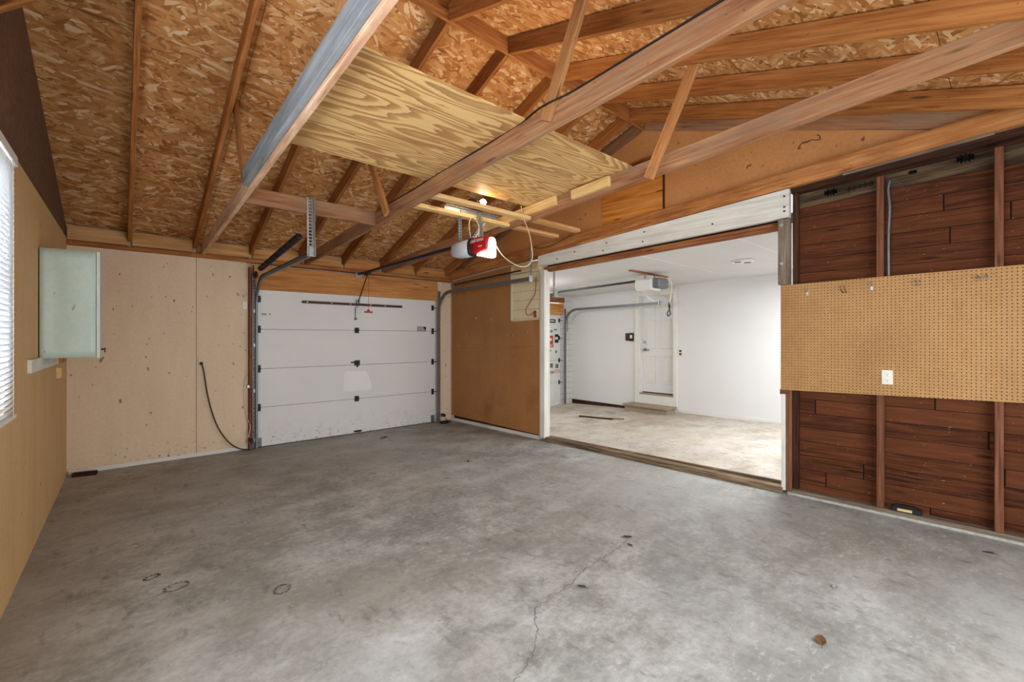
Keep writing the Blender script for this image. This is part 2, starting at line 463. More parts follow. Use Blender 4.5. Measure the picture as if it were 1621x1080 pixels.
def text(name, body, size, mat, parent, matrix, depth=.0006, align='CENTER'):
    cu = bpy.data.curves.new(name, 'FONT'); cu.body = body; cu.size = size; cu.extrude = depth
    cu.align_x = align; cu.align_y = 'CENTER'
    ob = bpy.data.objects.new(name, cu); COL.objects.link(ob)
    cu.materials.append(mat)
    bpy.context.view_layer.update()
    me = bpy.data.meshes.new_from_object(ob.evaluated_get(bpy.context.evaluated_depsgraph_get()))
    bpy.data.objects.remove(ob); bpy.data.curves.remove(cu)
    o2_ = bpy.data.objects.new(name, me); COL.objects.link(o2_)
    if not me.materials: me.materials.append(mat)
    o2_.matrix_world = matrix; o2_.parent = parent; o2_.matrix_parent_inverse = parent.matrix_world.inverted()
    return o2_

# main dimensions (metres). X along the overhead door wall, Y towards it, Z up.
FW, BW = 6.70, -1.20            # front wall face, back wall face
def lwx(y): return -.41 - .0156 * (6.7 - y)   # the window wall is not quite square
def rwx(y): return 4.46 + .05 * (6.7 - y)     # nor is the wall with the wide opening
RN = math.hypot(1, .05)
MR = Matrix(((.05 / RN, 1 / RN, 0, 4.46), (-1 / RN, .05 / RN, 0, 6.7), (0, 0, 1, 0), (0, 0, 0, 1)))   # local: along wall, into wall, up
def sy(y): return (6.7 - y) * RN
def rp(y, t, z): return MR @ Vector((sy(y), t, z))
MFRONT = Matrix(((1, 0, 0, 0), (0, 1, 0, 0), (0, 0, 1, 0), (0, 0, 0, 1)))
RY, RZ = 2.92, 3.93             # ridge: y and height of the rafters' underside there
SF, SB = .36, .33               # roof slopes, door side and back side
RD = .14
def zf(y): return RZ - SF * (y - RY)
def zb(y): return RZ - SB * (RY - y)
def ztie(y): return 2.5 + .052 * (6.7 - y)      # underside of the tie beams
def zchord(y): return 2.655 + .072 * (4.49 - y)

# ------------------------------------------------------------------ shell
bm = bmesh.new(); abox(bm, -.6, 4.85, -1.3, 6.95, -.12, 0)
fl_ = struct(link('floor', bm, FLOOR), 'worn grey concrete garage floor')
def z2(y): return .036 - .0335 * (y - 2.6)
bm = bmesh.new()
vs = [bm.verts.new(p) for p in ((4.56, 7.2, z2(7.2)), (8.35, 7.2, z2(7.2)), (8.35, -1.25, z2(-1.25)), (4.985, -1.25, z2(-1.25)))]
lo = [bm.verts.new((v.co.x, v.co.y, v.co.z - .2)) for v in vs]
bm.faces.new(vs[::-1]); bm.faces.new(lo)
for i in range(4): bm.faces.new((vs[i], vs[(i + 1) % 4], lo[(i + 1) % 4], lo[i]))
bmesh.ops.recalc_face_normals(bm, faces=bm.faces)
struct(link('floor', bm, FLOOR2), 'tan concrete floor of the adjoining white garage')

# window wall
WY0, WY1, WZ0, WZ1 = 2.25, 3.60, 1.06, 2.40
ML = Matrix(((-.0156, -1, 0, -.41), (-1, .0156, 0, 6.7), (0, 0, 1, 0), (0, 0, 0, 1)))  # local x towards the camera, y outwards
def lw_box(bm, ya, yb, t0, t1, z0, z1): abox(bm, 6.7 - yb, 6.7 - ya, t0, t1, z0, z1)
bm = bmesh.new()
lw_box(bm, WY1, 6.9, 0, .1, 0, 2.537); lw_box(bm, BW - .1, .2, 0, .1, 0, 2.537); lw_box(bm, 1.6, WY0, 0, .1, 0, 2.537)
lw_box(bm, .2, 1.6, 0, .1, 0, WZ0); lw_box(bm, .2, 1.6, 0, .1, WZ1, 2.537)  # unseen opening added for the side fill light
lw_box(bm, WY0, WY1, 0, .1, 0, WZ0); lw_box(bm, WY0, WY1, 0, .1, WZ1, 2.537)
struct(link('wall_left', bm, OCHRE, None, ML), 'ochre painted side wall with the window')
def gx(y): return 6.7 - y
prism('wall_gable', [(gx(6.9), 2.5), (gx(BW - .1), 2.5), (gx(BW - .1), zb(BW - .1) + RD + .02), (gx(RY), RZ + RD + .02), (gx(6.9), zf(6.9) + RD + .02)], .012, .1, GBROWN, None, ML)
struct(bpy.data.objects['wall_gable'], 'dark brown gable boarding above the window wall')

# overhead door wall
bm = bmesh.new()
abox(bm, -.6, .722, FW, FW + .08, .048, 2.462); abox(bm, .727, 1.262, FW, FW + .08, .048, 2.462)
abox(bm, 4.17, 4.6, FW, FW + .08, .03, 2.45); abox(bm, -.6, 1.29, FW + .03, FW + .09, 0, 2.46); abox(bm, -.6, 4.6, FW + .08, FW + .12, 2.1, 2.8)
abox(bm, 4.17, 4.6, FW + .03, FW + .09, 0, 2.45)
struct(link('wall_front', bm, CREAM), 'cream panelled wall around the overhead door')
struct(box('baseboard_front', -.40, 1.27, FW + .012, FW + .03, .0, .046, WHITETRIM), 'white strip along the foot of the cream wall')
# back wall behind the camera, with an added opening that lets in fill light
bm = bmesh.new()
abox(bm, -.65, .6, BW - .1, BW, 0, 2.62); abox(bm, 3.9, 4.95, BW - .1, BW, 0, 2.62); abox(bm, .6, 3.9, BW - .1, BW, 2.1, 2.62)
struct(link('wall_back', bm, CREAM))

# roof sheathing seen from below, built in its own slope frame so that the strands lie along the sheet
def roof_half(name, ya, za, yb, zb_, label):
    p0 = Vector((-.55, ya, za)); L = (Vector((0, yb, zb_)) - Vector((0, ya, za))).length
    x = Vector((1, 0, 0)); y = (Vector((0, yb, zb_)) - Vector((0, ya, za))).normalized(); z = x.cross(y)
    M = Matrix((x, y, z)).transposed().to_4x4(); M.translation = p0
    sgn = 1 if z.z > 0 else -1
    bm = bmesh.new(); abox(bm, 0, 5.6, 0, L, min(0, .03 * sgn), max(0, .03 * sgn))
    return struct(link(name, bm, OSB, None, M), label)
roof_half('ceiling', 7.05, zf(7.05) + RD + .012, RY, RZ + RD + .012, 'strand board roof underside on the overhead door side')
roof_half('ceiling', BW - .3, zb(BW - .3) + RD + .012, RY, RZ + RD + .012, 'strand board roof underside on the camera side')

# wall with the wide opening
bm = bmesh.new()   # plank siding behind the open studs
abox(bm, sy(1.40), sy(BW - .1), .088, .13, 0.0, 2.74)
struct(link('wall_right', bm, SIDING, None, MR), 'red-brown plank wall between exposed studs')
bm = bmesh.new()   # wall behind the far pegboards
abox(bm, -.5, sy(4.53), .02, .12, 0.0, 2.6)
struct(link('wall_right', bm, CREAMPAINT, None, MR), 'painted wall behind the tall pegboards')
G = zchord
gp = [(sy(6.9), 2.5), (sy(4.49), G(4.49)), (sy(-.30), G(-.30)), (sy(RY), RZ + RD + .005), (sy(6.9), zf(6.9) + RD)]
struct(prism('wall_gable', gp, .03, .13, TAN, None, MR), 'tan painted gable above the wide opening')
# dark infill behind the top of the plank wall
bm = bmesh.new(); abox(bm, sy(1.40), sy(-.35), .10, .14, 2.70, 2.93)
struct(link('wall_right', bm, W_DARK, None, MR), 'dark boarding behind the top plate')

# adjoining white garage
FX, F2 = 8.30, 7.16
DY0, DY1, DZ0, DZ1 = 4.508, 5.285, .30, 2.35
bm = bmesh.new()
abox(bm, FX, FX + .12, BW, DY0, -.2, 2.7); abox(bm, FX, FX + .12, DY1, 5.55, -.2, 2.7); abox(bm, FX, FX + .12, 5.55, F2 + .1, z2(6.5) + .075, 2.7)
abox(bm, FX, FX + .12, DY0, DY1, -.2, DZ0); abox(bm, FX, FX + .12, DY0, DY1, DZ1, 2.7); abox(bm, FX + .14, FX + .2, DY0 - .1, DY1 + .1, 0, 2.6)
struct(link('wall_far', bm, WHITEWALL), 'white wall of the adjoining garage')
struct(box('baseboard_far', FX - .012, FX + .05, 5.56, F2, z2(6.4) - .05, z2(6.4) + .078, W_DARK), 'exposed dark sill along the foot of the white wall')
struct(box('baseboard_far', FX - .014, FX, BW, 4.42, .0, .075, WHITETRIM), 'white baseboard by the step')
bm = bmesh.new()
abox(bm, 7.93, FX + .1, F2, F2 + .1, -.25, 2.7); abox(bm, 4.5, 5.15, F2, F2 + .1, -.25, 2.7)
struct(link('wall_far', bm, SHIPWHITE), 'white lapped boarding beside the far overhead door')
struct(box('wall_far', 4.9, FX + .2, BW - .1, BW, -.2, 2.8, WHITEWALL), 'unseen back of the adjoining garage')
def c2(y): return 2.55 - .021 * (y - 2.6)
bm = bmesh.new()
vs = [bm.verts.new(p) for p in ((4.57, 7.3, c2(7.3)), (8.45, 7.3, c2(7.3)), (8.45, -1.3, c2(-1.3)), (4.99, -1.3, c2(-1.3)))]
lo = [bm.verts.new((v.co.x, v.co.y, v.co.z + .1)) for v in vs]
bm.faces.new(vs); bm.faces.new(lo[::-1])
for i in range(4): bm.faces.new((vs[i], vs[(i + 1) % 4], lo[(i + 1) % 4], lo[i]))
bmesh.ops.recalc_face_normals(bm, faces=bm.faces)
struct(link('ceiling', bm, WHITECEIL), 'white panelled ceiling of the adjoining garage')
# pale batten strips over the ceiling joints
k = 0
for xx in (5.55, 6.75): 
    pass
for yy, xa, xb in ((2.02, 4.9, 8.2), (3.24, 4.9, 7.4), (4.46, 4.8, 8.2), (5.68, 4.8, 8.2)):
    struct(box('trim_%d' % (k + 1), xa, xb, yy - .012, yy + .012, c2(yy) - .004, c2(yy) + .002, WHITETRIM, bev=0), 'joint strip on the white ceiling'); k += 1

# ------------------------------------------------------------------ roof timbers
RX = [.10 + .61 * i for i in range(8)]
ORD = ['first', 'second', 'third', 'fourth', 'fifth', 'sixth', 'seventh', 'eighth']
def rafter(x, side, label, w=.038, mat=W_RAFTER, d=RD):
    if side == 'f': a, b = Vector((x, FW + .02, zf(FW + .02) + d / 2)), Vector((x, RY + .018, zf(RY + .018) + d / 2))
    else: a, b = Vector((x, BW - .05, zb(BW - .05) + d / 2)), Vector((x, RY - .018, zb(RY - .018) + d / 2))
    o = board('rafter', a, b, w, d, mat, side=(1 if side == 'f' else -1, 0, 0), cut=(0, .36 if side == 'f' else .33))
    return tag(o, label, 'rafter', 'rafters on the door slope' if side == 'f' else 'rafters on the camera-side slope')
for i, x in enumerate(RX):
    rafter(x, 'f', 'brown rafter on the overhead door slope, %s from the window wall' % ORD[i])
    rafter(x, 'b', 'brown rafter on the slope above the camera, %s from the window wall' % ORD[i])
def gable_rafter(sgn, label):
    y0, y1 = (FW - .05, RY + .02) if sgn > 0 else (.10, RY - .02)
    z = zf if sgn > 0 else zb
    o = board('rafter', rp(y0, .0145, z(y0) + RD / 2), rp(y1, .0145, z(y1) + RD / 2), .026, RD, W_TIE, side=(sgn, 0, 0), cut=(0, .36 if sgn > 0 else .33))
    tag(o, label, 'rafter', 'rafters on the gable')
gable_rafter(1, 'end rafter against the tan gable, on the overhead door slope')
gable_rafter(-1, 'end rafter against the tan gable, on the slope above the camera')
# ridge board in lengths between the rafters is one board
o = board('ridge_board', (-.45, RY, RZ + .085), (4.66, RY, RZ + .085), .03, .17, W_RAFTER, side=(0, 1, 0))
tag(o, 'dark brown ridge board running along the peak of the roof', 'ridge board')

TX = [.79, 2.0, 3.19]
TW = .038
tl = ['tie beam of pale and reddish wood under the grey painted board', 'long reddish tie beam with a black wire along its upper edge', 'long tie beam behind the door opener with pale blocks nailed on']
for i, x in enumerate(TX):
    o = board('tie_beam', (x, FW - .01, ztie(FW) + .07), (x, -.12, ztie(-.12) + .07), TW, .14, W_TIELIT if i == 0 else W_TIE, cut=(-.2, 0))
    tag(o, tl[i], 'tie beam', 'tie beams across the garage')
o = board('sister_board', (TX[0] - .0385, 4.02, ztie(4.02) + .094), (TX[0] - .0385, -.02, ztie(-.02) + .094), .038, .14, W_GREYPAINT)
tag(o, 'grey painted board nailed to the side of a tie beam', 'board')
# tie along the gable
o = board('gable_chord', rp(FW - .02, -.023, zchord(FW) + .07), rp(-.16, -.023, zchord(-.16) + .07), .044, .145, W_CHORD, cut=(0, -2.4))
tag(o, 'sloping orange-brown timber along the foot of the tan gable', 'timber')

def web(ya, za, yb, zb_, x, label, w=.030, h=.085, mat=W_WEB):
    o = board('truss_web', (x, ya, za), (x, yb, zb_), w, h, mat)
    return tag(o, label, 'strut', 'struts between tie beams and rafters')
web(1.91, 2.80, 1.53, 3.56, TX[1] - .035, 'slanted strut on the wired tie beam, in front of the ridge')
web(1.93, 2.735, 1.56, 3.46, TX[2] - .035, 'slanted strut on the tie beam beside the tan gable')
web(4.06, 2.68, 4.52, 3.42, TX[1] - .035, 'dark slanted strut on the wired tie beam, near the cross block')
web(4.08, 2.74, 4.46, 3.50, TX[0] - .035, 'thin dark strut above the end of the grey board')
web(2.06, 2.92, 1.62, 3.58, TX[0] - .005, 'reddish strut at the top of the grey painted board', .03)
tag(board('wood_block', (TX[0] - .036, 2.04, 2.945), (TX[0] - .036, 1.50, 3.56), .03, .07, W_WEB), 'light brown strut beside the reddish one above the grey board', 'strut', 'struts between tie beams and rafters')
tag(board('cross_block', (TX[0] + TW / 2, 4.37, 2.695), (TX[1] - TW / 2, 4.37, 2.695), .04, .145, W_TIE, side=(0, 1, 0)), 'reddish cross timber between two tie beams holding the track hanger', 'timber')
# pair of boards carrying the door opener
for y, z, w1, w2 in ((3.33, 2.70, 'pale opener board holding the light bulb', 'short pale board past the tie beam, in line with the bulb'), (3.66, 2.69, 'pale opener board nearer the overhead door', 'short pale board past the tie beam, nearer the overhead door')):
    tag(board('opener_board', (TX[1] + .020, y, z), (TX[2] - .020, y, z), .085, .036, W_PALE, side=(0, 1, 0)), w1, 'board', 'boards carrying the door opener')
    tag(board('opener_board', (TX[2] + .020, y, z), (3.95, y, z), .085, .036, W_BLOCK, side=(0, 1, 0)), w2, 'board', 'boards carrying the door opener')
tag(board('scab_block', (TX[2] - .04, 4.05, ztie(4.05) + .095), (TX[2] - .04, 2.92, ztie(2.92) + .095), .038, .085, W_PALE), 'long pale block nailed to the tie beam under the plywood corner', 'wood block', 'pale blocks on the tie beam')
tag(board('scab_block', (TX[2] - .04, 2.72, ztie(2.72) + .085), (TX[2] - .04, 2.30, ztie(2.30) + .085), .038, .085, W_PALE), 'short pale block nailed to the tie beam near the slanted strut', 'wood block', 'pale blocks on the tie beam')
# brace high in the gable over the window
tag(board('gable_brace', (-.415, 2.86, 2.884), (.46, 2.86, 3.715), .04, .09, W_RAFTER, side=(0, 1, 0)), 'short brown brace crossing the top corner over the window wall', 'timber')

# plywood sheet lying across the tie beams
ply_y0, ply_y1 = 2.10, 3.32
Mp = frame((.774, ply_y0, ztie(ply_y0) + .14 + .007), (3.214, ply_y0, ztie(ply_y0) + .14 + .007), (0, 1, -.052))
bm = bmesh.new(); abox(bm, 0, 2.44, 0, 1.222, -.006, .006)
tag(link('plywood_sheet', bm, PLY, None, Mp), 'large yellow plywood sheet with swirling grain lying on the tie beams', 'plywood sheet')
def wire(name, pts, r, mat, label, cat='cable', n=5): return tag(tube(name, smoothpath(pts, n), r, mat), label, cat)
wire('roof_cable', [(TX[1] - .02, y, ztie(y) + .145 - (.008 if j % 2 else .0)) for j, y in enumerate((4.05, 3.6, 3.1, 2.6, 2.15))] + [(TX[1] - .066, 1.9, ztie(1.9) + .13)] + [(TX[1] - .022, y, ztie(y) + .143) for y in (1.7, 1.2, .6, 0, -.3)], .006, CABLEBLK, 'black cable clipped along the top of the long tie beam')

# plates and blocking over the overhead door wall
tag(board('top_plate', (-.41, FW + .0, 2.487), (4.46, FW + .0, 2.487), .09, .05, W_RAFTER, side=(0, 1, 0)), 'thin brown top plate running over the cream wall and the door header', 'timber')
xs = [-.43] + RX + [4.50]
for i in range(len(xs) - 1):
    a, b = xs[i] + .021, xs[i + 1] - .021
    if b - a < .06: continue
    o = board('eave_block', (a, FW + .03, 2.60), (b, FW + .03, 2.60), .038, .15, W_BLOCK if i < 5 else W_ORANGE, side=(0, 1, 0))
    lab = ('pale blocking board at the eave, %s from the window wall' if i < 5 else 'orange blocking board at the eave, %s from the window wall') % (ORD + ['ninth'])[i]
    tag(o, lab, 'wood block', 'blocking between the rafter ends')
tag(board('door_header', (1.345, FW - .0, 2.275), (4.165, FW - .0, 2.275), .085, .32, W_ORANGE, side=(0, 1, 0)), 'wide orange timber header over the white overhead door', 'timber')
tag(board('door_jamb', (1.318, FW + .02, 0), (1.318, FW + .02, 2.40), .05, .10, W_RED, side=(1, 0, 0)), 'narrow reddish jamb board beside the cream wall and overhead door', 'timber')

# ------------------------------------------------------------------ overhead door
def overhead_door(name, x0, x1, yf, zs, zoff, label, hard):
    d = bpy.data.objects.new(name, None); COL.objects.link(d); struct(d, label)
    d.matrix_world = Matrix.Translation(((x0 + x1) / 2, yf, zoff))
    Mo = Matrix.Translation((0, 0, zoff))
    for i in range(len(zs) - 1):
        bm = bmesh.new(); abox(bm, x0, x1, yf, yf + .0118, zs[i] + .002, zs[i + 1] - .002, 0, .004)
        link('door_section', bm, DOORW, d, Mo)
    box('door_core', x0 + .002, x1 - .002, yf + .012, yf + .05, zs[0], zs[-1] - .002, STEELDULL, d, Mo)  # added backing that blocks light through the section gaps
    return d
DF = FW + .012
d1 = overhead_door('door_1', 1.345, 4.16, DF, [0.006, .535, 1.055, 1.585, 2.13], 0, 'white four-section overhead garage door', True)
box('bottom_seal', 1.345, 4.16, DF - .004, DF + .04, 0, .008, BLACK, d1)
def hinge(x, z, par, w=.05, h=.10, y=DF, roller=0, mat=DARKSTEEL):
    bm = bmesh.new()
    abox(bm, x - w / 2, x + w / 2, y - .004, y, z - h / 2, z + h / 2, 0, .001)
    abox(bm, x - w * .22, x + w * .22, y - .022, y - .003, z - h * .25, z + h * .25, 0, .003)
    acyl(bm, (x, y - .014, z), (1, 0, 0), .010, w * .95, 10)
    for dz in (-.38, .38): acyl(bm, (x, y - .006, z + dz * h), (0, 1, 0), .007, .007, 8)
    if roller:
        acyl(bm, (x + roller * .055, y - .02, z), (1, 0, 0), .006, .11, 8)
    bmesh.ops.recalc_face_normals(bm, faces=bm.faces)
    return link('hinge', bm, mat, par)
for z in (.535, 1.055, 1.585):
    hinge(1.41, z, d1, roller=-1); hinge(4.095, z, d1, roller=1)
    if z != 1.055: hinge(2.75, z, d1, .07, .085)
for x, r in ((1.41, -1), (4.095, 1)):
    hinge(x, 1.99, d1, .05, .09, roller=r)
    bm = bmesh.new(); abox(bm, x - .035, x + .035, DF - .006, DF, .01, .13, 0, .001); abox(bm, x - .02, x + .02, DF - .03, DF - .004, .03, .07, 0, .003)
    acyl(bm, (x + r * .05, DF - .02, .05), (1, 0, 0), .006, .12, 8)
    bmesh.ops.recalc_face_normals(bm, faces=bm.faces); link('bottom_bracket', bm, STEELDULL, d1)
# lock, strut, bracket, rod, labels
bm = bmesh.new(); abox(bm, 2.71, 2.80, DF - .006, DF, 1.045, 1.125, 0, .003); abox(bm, 2.655, 2.74, DF - .02, DF - .006, 1.085, 1.105, 0, .003)
acyl(bm, (2.755, DF - .015, 1.08), (0, 1, 0), .022, .03, 14); abox(bm, 2.745, 2.765, DF - .032, DF - .012, 1.02, 1.10, 0, .003)
bmesh.ops.recalc_face_normals(bm, faces=bm.faces); link('lock', bm, DARKSTEEL, d1)
bm = bmesh.new(); abox(bm, 1.955, 3.50, DF - .030, DF, 1.970, 1.992, 0, .002); abox(bm, 1.955, 3.50, DF - .034, DF - .026, 1.962, 1.998, 0, .001)
st = link('strut', bm, REDMETAL, d1)
bm = bmesh.new()
for x in (2.02, 2.36, 2.64, 2.96, 3.20): acyl(bm, (x, DF - .036, 1.980), (0, 1, 0), .010, .006, 10)
bmesh.ops.recalc_face_normals(bm, faces=bm.faces); link('bolt_row', bm, STEEL, st)
bm = bmesh.new(); abox(bm, 2.735, 2.775, DF - .012, DF, 1.93, 2.06, 0, .002); abox(bm, 2.735, 2.742, DF - .06, DF, 2.00, 2.05, 0, .001); abox(bm, 2.768, 2.775, DF - .06, DF, 2.00, 2.05, 0, .001)
link('operator_bracket', bm, STEEL, d1)
bm = bmesh.new(); acyl(bm, (2.725, DF - .012, 1.84), (0, 0, 1), .006, .19, 8); abox(bm, 2.71, 2.755, DF - .012, DF, 1.745, 1.775, 0, .002)
bmesh.ops.recalc_face_normals(bm, faces=bm.faces); link('latch_rod', bm, STEELDULL, d1)
bm = bmesh.new(); abox(bm, 2.72, 2.82, DF - .02, DF, .022, .05, 0, .003); abox(bm, 2.70, 2.76, DF - .035, DF, .03, .045, 0, .002); link('lift_handle', bm, DARKSTEEL, d1)
def label_plate(name, x0, x1, z0, z1, y, mat, mat2, parent, lines=3, vertical=False):
    bm = bmesh.new(); abox(bm, x0, x1, y - .0012, y, z0, z1)
    o = link(name, bm, mat, parent)
    bm = bmesh.new(); h = (z1 - z0) / (2 * lines + 1)
    for i in range(lines):
        zz = z0 + h * (2 * i + 1); e = (x1 - x0) * (.08 + .12 * ((i * 7) % 3))
        abox(bm, x0 + (x1 - x0) * .06, x1 - e, y - .0018, y - .0012, zz, zz + h)
    link('print', bm, mat2, o); return o
label_plate('warning_label', 3.80, 3.965, 1.585, 1.66, DF, STICKK, STICKW, d1)
label_plate('warning_label', 1.445, 1.50, 1.775, 1.80, DF, STICKK, STICKW, d1, 2)
label_plate('warning_label', 1.535, 1.555, 1.78, 1.80, DF, STICKK, STICKW, d1, 1)
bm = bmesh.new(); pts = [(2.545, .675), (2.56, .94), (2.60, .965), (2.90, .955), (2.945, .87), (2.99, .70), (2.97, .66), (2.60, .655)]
f = bm.faces.new([bm.verts.new((p[0], DF - .0008, p[1])) for p in pts]); link('bare_patch', bm, PALEPATCH, d1)  # flat patch slightly paler than the door paint

# tracks: a lipped channel swept along vertical, bend and horizontal run
def channel(path, x, sgn, w=.052, d=.024, th=.003):
    """path in (y,z); channel opens towards the door middle"""
    prof = [(-d * .0, -w / 2), (-d, -w / 2), (-d, w / 2), (0, w / 2), (0, w / 2 - th), (-d + th, w / 2 - th), (-d + th, -w / 2 + th), (0, -w / 2 + th)]
    bm = bmesh.new(); R = []
    for i, (y, z) in enumerate(path):
        a = path[max(i - 1, 0)]; b = path[min(i + 1, len(path) - 1)]
        t = Vector((0, b[0] - a[0], b[1] - a[1])).normalized(); n = Vector((1, 0, 0)).cross(t)
        R.append([bm.verts.new(Vector((x + p[0] * -sgn * -1, y, z)) + n * p[1]) for p in prof])
    m_ = len(prof)
    for i in range(len(R) - 1):
        for k_ in range(m_): bm.faces.new((R[i][k_], R[i][(k_ + 1) % m_], R[i + 1][(k_ + 1) % m_], R[i + 1][k_]))
    bm.faces.new(R[0]); bm.faces.new(R[-1][::-1])
    bmesh.ops.recalc_face_normals(bm, faces=bm.faces); return bm
def track_path(yv, zoff, zh, yend, r=.36, n=9):
    p = [(yv, zoff + .02), (yv, zh - r)]
    for i in range(1, n + 1):
        a = i / n * PI / 2
        p.append((yv - r * (1 - math.cos(a)), zh - r + r * math.sin(a)))
    p.append((yend, zh + .02)); return p
def strap(name, p0, p1, w, parent, side=(1, 0, 0), th=.003, mat=STEEL, holes=True, pitch=.03):
    """perforated angle: a strip with a row of oblong slots and a folded flange"""
    M = frame(p0, p1, side); L = (Vector(p1) - Vector(p0)).length
    bm = bmesh.new()
    n = max(2, int(L / pitch)) if holes else 1
    hw = w * .22
    if holes:
        for i in range(n):
            a, b = L * i / n, L * (i + 1) / n; g = (b - a) * .3
            abox(bm, a, a + g, -w / 2, w / 2, 0, th); abox(bm, a + g, b, -w / 2, -hw, 0, th); abox(bm, a + g, b, hw, w / 2, 0, th)
    else: abox(bm, 0, L, -w / 2, w / 2, 0, th)
    abox(bm, 0, L, w / 2 - th, w / 2, -w * .8, th)
    return link(name, bm, mat, parent, M)
def coil(name, p0, p1, r, parent, mat=DARKSTEEL, turns=46):
    p0, p1 = Vector(p0), Vector(p1); L = (p1 - p0).length
    M = frame(p0, p1, (1, 0, 0)); pts = []
    n = turns * 10
    for i in range(n + 1):
        a = i / 10 * 2 * PI; pts.append(M @ Vector((L * i / n, r * math.cos(a), r * math.sin(a))))
    bm = bmesh.new(); atube(bm, pts, L / turns * .47, 5); return link(name, bm, mat, parent)

def door_track(x, sgn, yv, zoff, yend, label, hanger_top, spring=None):
    zh = zoff + 2.245
    t = thing('door_track', label, 'door track', (x, yv, zoff), 'overhead door tracks')
    bm = channel(track_path(yv, zoff, zh, yend), x, sgn); link('rail', bm, STEELDULL, t)
    # perforated jamb angle behind the upright rail
    strap('jamb_angle', (x + sgn * .012, yv + .035, zoff + .02), (x + sgn * .012, yv + .035, zoff + 2.28), .034, t, (1, 0, 0), .003, STEELDULL, True, .05)
    for zz in (.1, .75, 1.35, 1.8): box('track_clip', x - .02, x + .02, yv + .01, yv + .045, zoff + zz, zoff + zz + .05, STEEL, t)
    if hanger_top:
        if sgn < 0 and yv < 6.8: strap('hanger', (x - .012, yend + .006, zh - .02), hanger_top, .058, t, (1, 0, 0), .003, STEEL)
        else: strap('hanger', (x + sgn * .028, yend + .02, zh - .02), hanger_top, .04, t, (0, 1, 0), .003, STEEL)
    bm = bmesh.new(); abox(bm, x - .03, x + .03, yend - .008, yend + .006, zh - .02, zh + .07, 0, .002); link('stop_plate', bm, STEEL, t)
    if spring:
        s_ = coil('spring', spring[0], spring[1], .019, t)
        tube('spring_cable', [spring[0], (x, yv - .02, zoff + 2.28)], .003, STEELDULL, s_, 6)
        bm = bmesh.new(); acyl(bm, (x, yv - .02, zoff + 2.30), (1, 0, 0), .045, .018, 20); acyl(bm, (x, yv - .02, zoff + 2.30), (1, 0, 0), .012, .05, 10)
        bmesh.ops.recalc_face_normals(bm, faces=bm.faces); link('pulley', bm, DARKSTEEL, t)
    return t
t1 = door_track(1.352, -1, FW - .085, 0, 4.33, 'steel door track beside the cream wall, hung from the cross timber', (1.335, 4.343, 2.775), ((1.352, 6.34, 2.345), (1.352, 4.72, 2.485)))
t2 = door_track(4.165, 1, FW - .085, 0, 4.33, 'steel door track running along the tall pegboards', (4.19, 4.345, 2.72), None)
s2 = thing('extension_spring', 'long thin spring stretched above the track by the tall pegboards', 'spring', (4.235, 6.3, 2.35))
tube('rod', [(4.235, 6.30, 2.335), (4.235, 4.36, 2.385)], .0045, STEELDULL, s2, 8)
coil('coil', (4.235, 6.28, 2.365), (4.235, 4.6, 2.415), .007, s2, DARKSTEEL, 120)
bm = bmesh.new(); acyl(bm, (4.235, 6.30, 2.35), (1, 0, 0), .04, .02, 16); bmesh.ops.recalc_face_normals(bm, faces=bm.faces); link('pulley', bm, STEEL, s2)

# safety sensors at the foot of the tracks
def sensor(x, sgn, label):
    t = thing('door_sensor', label, 'sensor', (x, FW - .05, .12), 'door sensors')
    box('bracket', x - .012, x + .035 * sgn + .012, FW - .10, FW - .035, .095, .10, STEEL, t)
    bm = bmesh.new(); abox(bm, x - .02, x + .02, FW - .15, FW - .06, .10, .15, 0, .006); link('housing', bm, BLACK, t)
    bm = bmesh.new(); acyl(bm, (x - sgn * .022, FW - .115, .126), (1, 0, 0), .012, .006, 12); bmesh.ops.recalc_face_normals(bm, faces=bm.faces); link('lens', bm, STICKG, t)
sensor(1.30, -1, 'black safety sensor low on the track beside the cream wall')
sensor(4.24, 1, 'black safety sensor low on the track beside the tall pegboards')
tag(tube('sensor_cable', smoothpath([(1.27, FW - .012, 1.0), (1.235, FW - .01, .85), (1.25, FW - .01, .5), (1.285, FW - .012, .38), (1.30, FW - .04, .30), (1.275, FW - .07, .17)], 6), .005, CABLEWHT), 'thin cream cable hanging down to the sensor by the cream wall', 'cable')
bm = bmesh.new(); abox(bm, 1.265, 1.31, FW - .03, FW - .0, .81, .85, 0, .003); tag(link('junction_clip', bm, STEEL), 'small metal clip box on the reddish door jamb', 'clip')

# ------------------------------------------------------------------ door opener
op = thing('door_opener', 'red and silver overhead door opener hanging from perforated steel straps', 'door opener', (2.66, 3.6, 2.25))
def sect(y, hw, zt, zb_, n=28, pw=3.0, x=2.75):
    zc, hh = (zt + zb_) / 2, (zt - zb_) / 2; out = []
    for k_ in range(n):
        a = 2 * PI * k_ / n; ca, sa = math.cos(a), math.sin(a)
        out.append((x + hw * abs(ca) ** (2 / pw) * (1 if ca >= 0 else -1), y, zc + hh * abs(sa) ** (2 / pw) * (1 if sa >= 0 else -1)))
    return out
OX = 2.655
def so_(y, hw, zt, zb_, pw=3.0): return sect(y, hw, zt, zb_, 28, pw, OX)
loft('housing', [so_(3.93, .03, 2.43, 2.35), so_(3.905, .052, 2.45, 2.315), so_(3.82, .066, 2.456, 2.292), so_(3.59, .070, 2.458, 2.285)], OPSILVER, op)
loft('band', [so_(3.59, .073, 2.462, 2.28), so_(3.555, .073, 2.462, 2.28)], BLACK, op)
rc = loft('cover', [so_(3.555, .069, 2.458, 2.285), so_(3.45, .069, 2.455, 2.288), so_(3.34, .066, 2.445, 2.295), so_(3.29, .056, 2.435, 2.305)], OPRED, op)
